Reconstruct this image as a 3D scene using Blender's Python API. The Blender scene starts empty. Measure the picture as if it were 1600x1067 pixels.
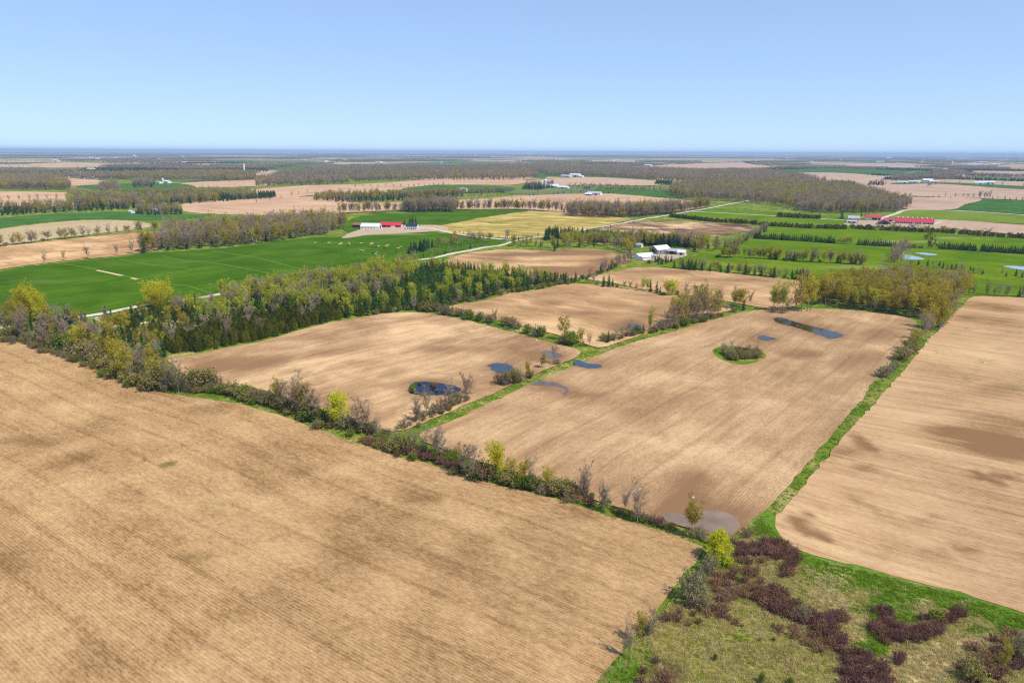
import bpy, math, random
import numpy as np
from mathutils import Vector, Matrix
from mathutils.geometry import delaunay_2d_cdt

D = bpy.data
S = bpy.context.scene
COL = S.collection
rnd = random.Random(11)

# ------------------------------------------------------------------ camera, sky, sun, exposure
FPX, HORY, CAMH, ROLL = 1067.0, 238.3, 100.0, 0.0048
PITCH = math.atan((533.5 - HORY) / FPX)
fw = np.array([0, math.cos(PITCH), -math.sin(PITCH)])
_u0 = np.array([0, math.sin(PITCH), math.cos(PITCH)])
_x0 = np.array([1.0, 0, 0])
rt = _x0 * math.cos(ROLL) + _u0 * math.sin(ROLL)
up = -_x0 * math.sin(ROLL) + _u0 * math.cos(ROLL)
cd = D.cameras.new('camera')
cam = D.objects.new('camera', cd)
COL.objects.link(cam)
cd.sensor_width = 36.0
cd.lens = 36.0 * FPX / 1600.0
cd.clip_start, cd.clip_end = 1.0, 120000.0
cam.matrix_world = Matrix(((rt[0], up[0], -fw[0], 0), (rt[1], up[1], -fw[1], 0), (rt[2], up[2], -fw[2], CAMH), (0, 0, 0, 1)))
S.camera = cam

SUN_EL, SUN_AZ = math.radians(55), math.radians(128)
w = D.worlds.new('World')
S.world = w
w.use_nodes = True
wt = w.node_tree
sky = wt.nodes.new('ShaderNodeTexSky')
sky.sky_type = 'NISHITA'
sky.sun_disc = False
sky.sun_elevation = SUN_EL
sky.sun_rotation = SUN_AZ
sky.altitude = 400
sky.air_density = 0.6
sky.dust_density = 0.0
sky.ozone_density = 1.0
bg = wt.nodes['Background']
bg.inputs['Strength'].default_value = 0.1
gm = wt.nodes.new('ShaderNodeGamma')          # a softer roll-off from horizon to zenith over the whole sky
gm.inputs[1].default_value = 0.4
wt.links.new(sky.outputs[0], gm.inputs[0])
tn = wt.nodes.new('ShaderNodeMix')
tn.data_type = 'RGBA'
tn.blend_type = 'MULTIPLY'
tn.inputs[0].default_value = 1.0
tn.inputs[7].default_value = (3.0, 3.82, 5.05, 1)
wt.links.new(gm.outputs[0], tn.inputs[6])
wt.links.new(tn.outputs[2], bg.inputs[0])
sl = D.lights.new('sun', 'SUN')
sl.energy = 4.9
sl.angle = math.radians(0.53)
sl.color = (1.0, 0.93, 0.80)
so = D.objects.new('sun', sl)
COL.objects.link(so)
sdir = Vector((math.sin(SUN_AZ) * math.cos(SUN_EL), math.cos(SUN_AZ) * math.cos(SUN_EL), math.sin(SUN_EL)))
so.rotation_euler = sdir.to_track_quat('Z', 'Y').to_euler()
so.location = (0, 0, 500)
S.view_settings.view_transform = 'Standard'
S.view_settings.look = 'None'
S.view_settings.gamma = 1
S.view_settings.use_curve_mapping = False
S.view_settings.exposure = 0.0
S.cycles.use_denoising = False      # keep the fine grain of stubble and twigs
S.cycles.filter_width = 1.2

# ------------------------------------------------------------------ ground height and picture-to-ground helpers
def flat_at(px, py):
    d = fw + rt * (px - 800) / FPX + up * (533.5 - py) / FPX
    t = CAMH / -d[2]
    return d[0] * t, d[1] * t

def h_raw(x, y):
    r = np.hypot(x, y)
    f = np.clip((1300 - r) / 500, 0, 1)
    a = 0.75 * np.sin(x / 24 + 1.3 * np.sin(y / 63) + .3) + 0.5 * np.sin(y / 19 + 1.5 * np.sin(x / 41) + 2.0) \
        + 0.4 * np.sin((x + 1.3 * y) / 16 + 1.1 * np.sin(x / 30))
    return a * f

PONDS_PX = [  # outlines traced on the ground
    ('reed', [(640, 604), (647, 598), (662, 596), (690, 599), (712, 603), (720, 610), (712, 616), (690, 617), (660, 617), (640, 614)]),
    ('blue', [(763, 571), (772, 567), (790, 567), (802, 573), (800, 580), (788, 583), (772, 580)]),
    ('mud', [(844, 551), (855, 548), (868, 550), (878, 556), (866, 560), (852, 557)]),
    ('blue', [(895, 568), (905, 563), (918, 568), (938, 570), (936, 575), (915, 575)]),
    ('mud', [(830, 601), (845, 596), (868, 598), (884, 604), (889, 612), (883, 617), (882, 609), (868, 603), (848, 602)]),
    ('blue', [(980, 508), (986, 504), (1000, 508), (1001, 512), (985, 512)]),
    ('blue', [(1184, 526), (1192, 523), (1206, 525), (1212, 529), (1202, 532), (1188, 530)]),
    ('dark', [(1208, 498), (1218, 496), (1240, 502), (1265, 509), (1295, 516), (1317, 523), (1312, 528), (1296, 529), (1270, 520), (1240, 511), (1215, 504)]),
    ('brown', [(1028, 808), (1050, 802), (1075, 804), (1095, 799), (1125, 797), (1145, 806), (1158, 820), (1145, 833), (1128, 838), (1100, 828), (1060, 818)]),
    ('pale', [(1408, 402), (1418, 399), (1445, 405), (1430, 406), (1412, 405)]),
    ('pale', [(1430, 395), (1445, 395), (1465, 398), (1450, 399)]),
    ('pale', [(1568, 416), (1590, 416), (1640, 421), (1600, 422)]),
]
POND_W = []
for _k, _pl in PONDS_PX:
    q = np.array([flat_at(*p) for p in _pl])
    c = q.mean(0)
    POND_W.append((c[0], c[1], np.max(np.hypot(q[:, 0] - c[0], q[:, 1] - c[1])), float(h_raw(c[0], c[1]))))

def hgt(x, y):
    h = h_raw(x, y)
    for cx, cy, r, h0 in POND_W:
        d = np.hypot(x - cx, y - cy)
        k = np.clip((r * 1.9 - d) / (r * 0.8), 0, 1)
        k = k * k * (3 - 2 * k)
        h = h * (1 - k) + h0 * k
    return h

def at(px, py):
    d = fw + rt * (px - 800) / FPX + up * (533.5 - py) / FPX
    z = 0.0
    for _ in range(5):
        t = (CAMH - z) / -d[2]
        x, y = d[0] * t, d[1] * t
        z = float(hgt(x, y))
    return x, y, z

def depth(x, y, z):
    return y * fw[1] + (z - CAMH) * fw[2]

def proj(x, y, z):
    dz = z - CAMH
    q = y * fw[1] + dz * fw[2]
    q = np.maximum(q, 1.0)
    return 800 + FPX * (x * rt[0] + y * rt[1] + dz * rt[2]) / q, 533.5 - FPX * (x * up[0] + y * up[1] + dz * up[2]) / q

AZ_ROAD = math.radians(52.0)      # the concession grid
AZ_CROSS = math.radians(-36.0)

# ------------------------------------------------------------------ materials
class NT:
    def __init__(s, name):
        s.m = D.materials.new(name)
        s.m.use_nodes = True
        s.t = s.m.node_tree
        s.t.nodes.clear()
        s.out = s.t.nodes.new('ShaderNodeOutputMaterial')
        s._pos = None
    def n(s, k): return s.t.nodes.new(k)
    def put(s, i, v):
        if hasattr(v, 'is_output'): s.t.links.new(v, i)
        elif isinstance(v, tuple) and len(v) == 3 and i.type == 'RGBA': i.default_value = (*v, 1)
        else: i.default_value = v
    @property
    def pos(s):
        if s._pos is None: s._pos = s.n('ShaderNodeNewGeometry').outputs['Position']
        return s._pos
    def mapping(s, v, rot=0.0, scale=(1, 1, 1), loc=(0, 0, 0)):
        k = s.n('ShaderNodeMapping')
        s.t.links.new(v, k.inputs[0])
        k.inputs['Rotation'].default_value = (0, 0, rot)
        k.inputs['Scale'].default_value = scale
        k.inputs['Location'].default_value = loc
        return k.outputs[0]
    def noise(s, v, scale, detail=3, rough=.55, dist=0):
        k = s.n('ShaderNodeTexNoise')
        if v is not None: s.t.links.new(v, k.inputs['Vector'])
        k.inputs['Scale'].default_value = scale
        k.inputs['Detail'].default_value = detail
        k.inputs['Roughness'].default_value = rough
        k.inputs['Distortion'].default_value = dist
        return k.outputs[0]
    def math(s, op, a, b=0.0, c=None, clamp=False):
        k = s.n('ShaderNodeMath')
        k.operation = op
        k.use_clamp = clamp
        s.put(k.inputs[0], a); s.put(k.inputs[1], b)
        if c is not None: s.put(k.inputs[2], c)
        return k.outputs[0]
    def ramp(s, f, stops):
        k = s.n('ShaderNodeValToRGB')
        s.put(k.inputs[0], f)
        e = k.color_ramp.elements
        while len(e) < len(stops): e.new(.5)
        for a, (p, c) in zip(e, stops):
            a.position = p
            a.color = (*c, 1)
        return k.outputs[0]
    def mix(s, f, a, b):
        k = s.n('ShaderNodeMix')
        k.data_type = 'RGBA'
        s.put(k.inputs[0], f); s.put(k.inputs[6], a); s.put(k.inputs[7], b)
        return k.outputs[2]
    def attr(s, name):
        k = s.n('ShaderNodeAttribute')
        k.attribute_name = name
        return k.outputs['Fac']
    def objrand(s): return s.n('ShaderNodeObjectInfo').outputs['Random']
    def bump(s, hgt_, strength, dist):
        k = s.n('ShaderNodeBump')
        k.inputs['Strength'].default_value = strength
        k.inputs['Distance'].default_value = dist
        s.t.links.new(hgt_, k.inputs['Height'])
        return k.outputs[0]
    def diffuse(s, col, rough=.3, normal=None):
        k = s.n('ShaderNodeBsdfDiffuse')
        s.put(k.inputs[0], col)
        k.inputs[1].default_value = rough
        if normal is not None: s.t.links.new(normal, k.inputs['Normal'])
        s.t.links.new(k.outputs[0], s.out.inputs[0])
        return s.m
    def principled(s, col, rough=.6, spec=.3, normal=None, metallic=0.0):
        k = s.n('ShaderNodeBsdfPrincipled')
        s.put(k.inputs['Base Color'], col)
        s.put(k.inputs['Roughness'], rough)
        k.inputs['Specular IOR Level'].default_value = spec
        k.inputs['Metallic'].default_value = metallic
        if normal is not None: s.t.links.new(normal, k.inputs['Normal'])
        s.t.links.new(k.outputs[0], s.out.inputs[0])
        return s.m

def soil(name, rows, spacing, dark, mid, light, patch=1.0, streak=1.0, speck=1.0, line=1.0, seed=0.0, psize=60.0, weeds=0.0, bias=0.0, psharp=1.0, sf=.35):
    n = NT(name)
    off = n.mapping(n.pos, loc=(seed * 37.1, seed * 11.3, 0))
    ro = n.mapping(off, rot=-rows)
    n1 = n.noise(off, 1 / psize, 5, .55, .6)
    n1b = n.noise(n.mapping(ro, scale=(1.0, 2.2, 1)), 1 / 21.0, 4, .6, .4)
    n2 = n.noise(n.mapping(ro, scale=(sf * .063, sf, .3)), 1.0, 3, .6)
    n3 = n.noise(n.mapping(ro, scale=(.55, 1.3, 1)), .9, 3, .7)
    n5 = n.noise(off, 3.1, 2, .7)
    sep = n.n('ShaderNodeSeparateXYZ')
    n.t.links.new(ro, sep.inputs[0])
    wob = n.math('MULTIPLY', n.noise(off, .05, 2), 3.0)
    ph = n.math('ADD', n.math('MULTIPLY', sep.outputs[1], 2 * math.pi / spacing), wob)
    wv = n.math('SINE', ph)
    # wheel tracks: narrow lines 12 m apart
    tr = n.math('POWER', n.math('ABSOLUTE', n.math('SINE', n.math('MULTIPLY', n.math('ADD', sep.outputs[1], n.math('MULTIPLY', n.noise(off, .02, 2), 4.0)), math.pi / 13.0))), 60.0)
    tr = n.math('MULTIPLY', tr, n.math('MULTIPLY', n2, 1.3))
    f = n.math('MULTIPLY_ADD', n.math('SUBTRACT', n1, .5), 1.7 * patch * psharp, .5 + bias)
    f = n.math('MULTIPLY_ADD', n.math('SUBTRACT', n1b, .5), .9 * patch, f)
    f = n.math('MULTIPLY_ADD', n.math('SUBTRACT', n2, .5), .85 * streak, f)
    f = n.math('MULTIPLY_ADD', n.math('SUBTRACT', n3, .5), .95 * speck, f)
    f = n.math('MULTIPLY_ADD', n.math('SUBTRACT', n5, .5), .7 * speck, f)
    f = n.math('MULTIPLY_ADD', wv, n.math('MULTIPLY', n.math('MULTIPLY_ADD', n1b, 1.6, .2), .13 * line), f)
    f = n.math('MULTIPLY_ADD', tr, -.36 * line, f)
    da = n.attr('damp')
    mod = n.math('MULTIPLY_ADD', n1b, 2.6, n.math('MULTIPLY_ADD', n3, .7, -.75))
    f = n.math('MULTIPLY_ADD', da, n.math('MULTIPLY', mod, -.85), f)
    c = n.ramp(f, [(0.0, dark), (.5, mid), (1.0, light)])
    wd = n.math('MULTIPLY', n.attr('weed'), n.math('GREATER_THAN', n.noise(off, .45, 3), .5))
    c = n.mix(wd, c, (.17, .2, .05))
    nb = n.bump(n.math('MULTIPLY_ADD', wv, .25 * line, n3), .5, .25)
    return n.diffuse(c, .4, nb)

def crop(name, rows, dark, mid, light, seed=0.0, tram=True, spread=1.0, psize=45., straw=(.5, .42, .2)):
    n = NT(name)
    off = n.mapping(n.pos, loc=(seed * 31.7, seed * 17.3, 0))
    ro = n.mapping(off, rot=-rows)
    n1 = n.noise(off, 1 / psize, 4, .55, .5)
    n2 = n.noise(n.mapping(ro, scale=(.01, .18, .3)), 1.0, 3, .6)
    n3 = n.noise(off, .8, 3, .7)
    f = n.math('MULTIPLY_ADD', n.math('SUBTRACT', n1, .5), 1.5 * spread, .5)
    f = n.math('MULTIPLY_ADD', n.math('SUBTRACT', n2, .5), .9 * spread, f)
    f = n.math('MULTIPLY_ADD', n.math('SUBTRACT', n3, .5), .5, f)
    c = n.ramp(f, [(0, dark), (.5, mid), (1, light)])
    c = n.mix(n.math('MULTIPLY', n.attr('straw'), n.math('MULTIPLY_ADD', n3, .8, .4), clamp=True), c, straw)
    return n.diffuse(c, .3, n.bump(n3, .4, .2))

STUB_D, STUB_M, STUB_L = (.25, .14, .072), (.39, .225, .105), (.58, .37, .185)
M = {}
M['stubble'] = soil('stubble', AZ_CROSS + .03, .76, (.20, .11, .045), (.385, .235, .113), (.54, .36, .178), patch=.75, streak=.55, speck=1.45, line=.75, seed=1, psize=32)
M['tilled_a'] = soil('tilled_a', AZ_ROAD - .05, .9, STUB_D, (.41, .255, .135), (.64, .43, .235), patch=1.2, streak=.6, speck=.8, line=.5, seed=2, psize=50, bias=.06)
M['tilled_b'] = soil('tilled_b', AZ_ROAD - .03, .9, STUB_D, (.39, .24, .125), (.60, .405, .225), patch=.95, streak=.65, speck=1.0, line=.6, seed=3, psize=55, bias=.06)
M['tilled_c'] = soil('tilled_c', AZ_CROSS, 1.2, STUB_D, (.41, .245, .12), (.63, .42, .22), patch=1.15, streak=.7, speck=.8, line=.3, seed=4, psize=55, bias=.06)
M['pale_stubble'] = soil('pale_stubble', AZ_CROSS + .02, 1.1, (.25, .14, .065), (.47, .29, .152), (.63, .43, .232), patch=.6, streak=1.2, speck=.9, line=.6, seed=5, psize=60, bias=.08)
M['peaty'] = soil('peaty', AZ_CROSS, 1.2, (.11, .065, .043), (.27, .165, .095), (.62, .43, .24), patch=2.0, streak=.9, speck=.5, line=.2, seed=6, psize=65)
M['tan_far'] = soil('tan_far', AZ_CROSS, 2.0, (.32, .19, .115), (.47, .30, .185), (.58, .40, .25), patch=.8, streak=.7, speck=.3, line=0, seed=7, psize=110, sf=.06)
M['tan_grey'] = soil('tan_grey', AZ_ROAD, 2.0, (.30, .22, .12), (.40, .31, .18), (.48, .37, .22), patch=.8, streak=.7, speck=.3, line=0, seed=8, psize=90, sf=.06)
M['tan_pink'] = soil('tan_pink', AZ_ROAD, 2.0, (.33, .21, .15), (.46, .31, .22), (.56, .40, .29), patch=.7, streak=.7, speck=.3, line=0, seed=9, psize=120, sf=.06)
M['gold'] = soil('gold', AZ_CROSS + .1, 2.5, (.20, .17, .03), (.36, .275, .075), (.64, .46, .20), patch=1.0, streak=2.6, speck=.4, line=0, seed=10, psize=60, sf=.09)
M['wheat'] = crop('wheat', AZ_ROAD, (.028, .075, .002), (.052, .117, .004), (.09, .165, .01), seed=1)
M['wheat_far'] = crop('wheat_far', AZ_ROAD, (.03, .09, .014), (.052, .13, .022), (.10, .18, .04), seed=2)
M['pasture'] = crop('pasture', AZ_CROSS, (.055, .12, .003), (.10, .175, .004), (.18, .235, .012), seed=3, psize=55)
M['olive_field'] = crop('olive_field', AZ_CROSS, (.10, .16, .015), (.15, .21, .02), (.22, .26, .04), seed=4, psize=80)
M['green_grey'] = crop('green_grey', AZ_CROSS, (.08, .12, .05), (.13, .17, .07), (.20, .22, .10), seed=5, psize=100)

def ground_mat():
    n = NT('rough_grass')
    n1 = n.noise(n.pos, 1 / 9., 4, .6, .5)
    n2 = n.noise(n.pos, 1 / 40., 3, .5)
    n3 = n.noise(n.pos, 1.1, 3, .7)
    f = n.math('MULTIPLY_ADD', n.math('SUBTRACT', n1, .5), 1.6, .5)
    f = n.math('MULTIPLY_ADD', n.math('SUBTRACT', n2, .5), .8, f)
    f = n.math('MULTIPLY_ADD', n.math('SUBTRACT', n3, .5), .9, f)
    c = n.ramp(f, [(0, (.045, .10, .008)), (.42, (.10, .18, .012)), (.6, (.19, .21, .03)), (.78, (.30, .27, .09)), (1, (.5, .40, .19))])
    return n.diffuse(c, .3, n.bump(n3, .6, .4))
M['ground'] = ground_mat()

def marsh_mat():
    n = NT('marsh')
    n1 = n.noise(n.pos, 1 / 5., 4, .6, .5)
    n3 = n.noise(n.pos, 1.4, 4, .75)
    n4 = n.noise(n.mapping(n.pos, rot=.6, scale=(.5, 2.2, 1)), .9, 3, .7)
    def part(attr, w):
        f = n.math('MULTIPLY_ADD', n.math('SUBTRACT', n1, .5), 1.0, n.attr(attr))
        f = n.math('MULTIPLY_ADD', n.math('SUBTRACT', n3, .5), .8, f)
        return n.math('MULTIPLY', n.math('SUBTRACT', f, .3), 2.2, clamp=True)
    moss = n.ramp(n4, [(.25, (.16, .14, .03)), (.5, (.28, .24, .065)), (.75, (.40, .35, .13))])
    green = n.ramp(n4, [(.25, (.05, .13, .012)), (.5, (.10, .21, .02)), (.8, (.24, .28, .05))])
    straw = n.ramp(n4, [(.25, (.33, .24, .09)), (.5, (.52, .41, .18)), (.75, (.68, .56, .29))])
    litter = n.ramp(n4, [(.25, (.08, .045, .03)), (.5, (.15, .09, .05)), (.8, (.24, .18, .07))])
    c = n.mix(part('green', 1), moss, green)
    c = n.mix(part('straw', 1), c, straw)
    c = n.mix(part('litter', 1), c, litter)
    return n.diffuse(c, .3, n.bump(n4, .7, .4))
M['marsh'] = marsh_mat()

def gravel_mat(name, a, b):
    n = NT(name)
    c = n.ramp(n.noise(n.pos, .5, 5, .7), [(.3, a), (.7, b)])
    return n.diffuse(c)
M['gravel'] = gravel_mat('gravel', (.42, .37, .31), (.62, .57, .49))
M['yard'] = gravel_mat('yard', (.27, .18, .12), (.58, .45, .32))

def water_mat(name, col, rough, bump=.05, spec=.5):
    n = NT(name)
    nb = n.bump(n.noise(n.pos, 1.2, 3), bump, .1)
    c = n.ramp(n.noise(n.pos, .12, 4), [(.35, col), (.7, tuple(v * 1.5 for v in col))])
    return n.principled(c, rough, spec, nb)
M['pond_blue'] = water_mat('pond_blue', (.03, .04, .055), .05, .04, .25)
M['pond_reed'] = water_mat('pond_reed', (.006, .010, .03), .06, .12, .2)
M['pond_mud'] = water_mat('pond_mud', (.10, .085, .075), .12, .05, .28)
M['pond_dark'] = water_mat('pond_dark', (.03, .024, .012), .04, .03, .28)
M['pond_brown'] = water_mat('pond_brown', (.185, .128, .09), .3, .05, .15)
M['pond_pale'] = water_mat('pond_pale', (.25, .3, .33), .1, .05, .6)

def leaf_mat(name, stops, trans=.3, gain=1.75):
    n = NT(name)
    stops = [tuple(min(v * gain, .62) for v in c) for c in stops]
    trans = min(.45, trans + .12)
    nz = n.noise(n.pos, .55, 3, .6)
    f = n.math('ADD', n.math('MULTIPLY', n.objrand(), .65), n.math('MULTIPLY', n.math('SUBTRACT', nz, .32), 1.0), clamp=True)
    k = len(stops) - 1
    c = n.ramp(f, [(i / k, s) for i, s in enumerate(stops)])
    a = n.n('ShaderNodeBsdfDiffuse')
    b = n.n('ShaderNodeBsdfTranslucent')
    m = n.n('ShaderNodeMixShader')
    m.inputs[0].default_value = trans
    n.t.links.new(c, a.inputs[0]); n.t.links.new(c, b.inputs[0])
    n.t.links.new(a.outputs[0], m.inputs[1]); n.t.links.new(b.outputs[0], m.inputs[2])
    n.t.links.new(m.outputs[0], n.out.inputs[0])
    return n.m
M['spruce'] = leaf_mat('spruce_needles', [(.012, .032, .014), (.022, .055, .02), (.045, .085, .025)], .12)
M['pine'] = leaf_mat('pine_needles', [(.026, .058, .011), (.055, .108, .016), (.095, .155, .022)], .2)
M['cedar'] = leaf_mat('cedar_sprays', [(.045, .06, .008), (.095, .105, .012), (.165, .155, .018)], .3)
M['olive'] = leaf_mat('olive_buds', [(.14, .11, .018), (.23, .185, .022), (.31, .26, .03)], .35)
M['gold_leaf'] = leaf_mat('gold_buds', [(.17, .13, .016), (.27, .215, .02), (.34, .29, .028)], .35)
M['yellow'] = leaf_mat('yellow_leaves', [(.30, .25, .012), (.42, .36, .018), (.50, .43, .03)], .4)
M['lime'] = leaf_mat('lime_leaves', [(.16, .19, .015), (.26, .27, .022), (.36, .34, .035)], .4)
M['willow'] = leaf_mat('willow_leaves', [(.25, .22, .010), (.36, .31, .014), (.46, .39, .022)], .4, 1.5)
M['twig_grey'] = leaf_mat('grey_twigs', [(.125, .097, .064), (.185, .15, .105), (.265, .225, .17)], .05)
M['twig_mauve'] = leaf_mat('mauve_twigs', [(.14, .099, .062), (.20, .15, .102), (.275, .218, .158)], .05)
M['twig_brown'] = leaf_mat('brown_twigs', [(.075, .05, .032), (.12, .082, .05), (.17, .125, .07)], .05)
M['shrub'] = leaf_mat('shrub_leaves', [(.11, .093, .03), (.17, .145, .045), (.24, .205, .065)], .25)
M['shrub_green'] = leaf_mat('green_shrub_leaves', [(.06, .085, .013), (.10, .13, .018), (.16, .185, .03)], .25)
M['shrub_grey'] = leaf_mat('grey_shrub_twigs', [(.09, .077, .04), (.148, .128, .07), (.225, .198, .115)], .15)
M['dogwood'] = leaf_mat('dogwood_twigs', [(.08, .036, .033), (.13, .06, .052), (.19, .105, .085)], .05)
M['dogwood_brown'] = leaf_mat('brown_dogwood_twigs', [(.10, .05, .035), (.16, .085, .05), (.24, .15, .075)], .05)
M['straw_tuft'] = leaf_mat('straw_blades', [(.36, .27, .11), (.52, .41, .19), (.66, .55, .29)], .3, 1.2)
M['brown_tuft'] = leaf_mat('brown_blades', [(.10, .06, .035), (.17, .105, .06), (.26, .18, .09)], .2, 1.2)
M['lime_tuft'] = leaf_mat('lime_blades', [(.16, .20, .015), (.26, .30, .025), (.38, .37, .06)], .35, 1.2)
M['green_tuft'] = leaf_mat('green_blades', [(.07, .12, .008), (.12, .19, .012), (.2, .25, .025)], .35)
M['moss_tuft'] = leaf_mat('olive_blades', [(.17, .145, .04), (.27, .235, .08), (.38, .33, .135)], .3)
def bark(name, a, b):
    n = NT(name)
    return n.diffuse(n.ramp(n.noise(n.mapping(n.pos, scale=(2, 2, .6)), 2.0, 3), [(.35, a), (.65, b)]))
M['bark'] = bark('bark_brown', (.06, .045, .035), (.15, .12, .095))
M['bark_grey'] = bark('bark_grey', (.17, .15, .13), (.30, .27, .24))
M['bark_birch'] = bark('bark_birch', (.45, .42, .37), (.72, .68, .62))
M['bark_pale'] = bark('bark_lichen', (.30, .28, .17), (.48, .45, .30))
M['rock'] = bark('fieldstone', (.42, .40, .37), (.7, .68, .64))

def paint(name, c, rough=.5, ribs=0.0, spec=.3):
    n = NT(name)
    tc = n.n('ShaderNodeTexCoord').outputs['Object']
    nz = n.noise(tc, .6, 4, .65)
    col = n.ramp(nz, [(.3, tuple(v * .82 for v in c)), (.7, c)])
    nb = None
    if ribs:
        sp = n.n('ShaderNodeSeparateXYZ'); n.t.links.new(tc, sp.inputs[0])
        nb = n.bump(n.math('SINE', n.math('MULTIPLY', sp.outputs[0], 2 * math.pi / ribs)), .4, .05)
    return n.principled(col, rough, spec, nb)
M['white'] = paint('white_siding', (.78, .77, .74))
M['white_roof'] = paint('white_metal_roof', (.72, .73, .76), .45, .9)
M['grey_roof'] = paint('grey_metal_roof', (.42, .44, .47), .4, .9)
M['red_roof'] = paint('red_metal_roof', (.62, .035, .075), .45, .9)
M['red_wall'] = paint('red_siding', (.36, .025, .03))
M['brown_roof'] = paint('rusty_brown_roof', (.30, .12, .08), .6, .9)
M['brown_wall'] = paint('dark_board_wall', (.10, .055, .045))
M['green_wall'] = paint('green_siding', (.012, .10, .06))
M['green_dark'] = paint('dark_green_roof', (.015, .05, .055), .45, .9)
M['grey_wall'] = paint('weathered_grey_wall', (.30, .27, .29))
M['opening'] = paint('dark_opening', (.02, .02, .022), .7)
M['glass'] = paint('window_glass', (.05, .06, .075), .08, 0, .6)
M['concrete'] = paint('silo_concrete', (.6, .58, .54), .7)
M['steel'] = paint('painted_steel', (.8, .8, .8), .4)
M['wood_pole'] = paint('pole_wood', (.32, .27, .22), .8)
M['cow_white'] = paint('white_hide', (.72, .69, .62), .8)
M['cow_dark'] = paint('dark_hide', (.025, .02, .018), .8)
M['car_dark'] = paint('dark_car_paint', (.03, .03, .035), .2, 0, .6)
M['car_white'] = paint('white_car_paint', (.75, .75, .75), .2, 0, .6)
M['tyre'] = paint('tyre_rubber', (.02, .02, .02), .8)

# ------------------------------------------------------------------ object helpers
def put(name, mesh, kind=None, label=None, cat=None, group=None, parent=None, loc=None):
    o = D.objects.new(name, mesh)
    COL.objects.link(o)
    if kind: o['kind'] = kind
    if label: o['label'] = label
    if cat: o['category'] = cat
    if group: o['group'] = group
    if parent is not None: o.parent = parent
    if loc is not None: o.location = loc
    return o

def mesh(name, V, F, mats, mi=None, smooth=False):
    m = D.meshes.new(name)
    m.from_pydata([tuple(v) for v in V], [], F)
    for k in mats: m.materials.append(k)
    if mi is not None: m.polygons.foreach_set('material_index', np.array(mi, dtype=np.int32))
    if smooth: m.polygons.foreach_set('use_smooth', np.ones(len(F), dtype=bool))
    m.update()
    return m

def inside(P, poly):
    x, y = P[:, 0], P[:, 1]
    r = np.zeros(len(P), bool)
    n = len(poly)
    for i in range(n):
        x1, y1 = poly[i]; x2, y2 = poly[i - 1]
        c = ((y1 > y) != (y2 > y)) & (x < (x2 - x1) * (y - y1) / (y2 - y1 + 1e-12) + x1)
        r ^= c
    return r

def resample(pts, step, closed=True, smooth=True):
    P = [np.array(p[:2], float) for p in pts]
    n = len(P)
    out = []
    for i in range(n if closed else n - 1):
        a, b = P[i], P[(i + 1) % n]
        if closed: z, c = P[i - 1], P[(i + 2) % n]
        else: z, c = P[max(i - 1, 0)], P[min(i + 2, n - 1)]
        L = np.hypot(*(b - a))
        k = max(1, int(L / step))
        for j in range(k):
            t = j / k
            if smooth:
                # centripetal-ish: tangents limited to the local edge length
                ta = (b - z); ta = ta / (np.hypot(*ta) + 1e-9) * L
                tb = (c - a); tb = tb / (np.hypot(*tb) + 1e-9) * L
                h00 = 2 * t**3 - 3 * t**2 + 1; h10 = t**3 - 2 * t**2 + t; h01 = -2 * t**3 + 3 * t**2; h11 = t**3 - t**2
                out.append(h00 * a + h10 * ta * .8 + h01 * b + h11 * tb * .8)
            else: out.append(a + (b - a) * t)
    if not closed: out.append(P[-1])
    return np.array(out)

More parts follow.
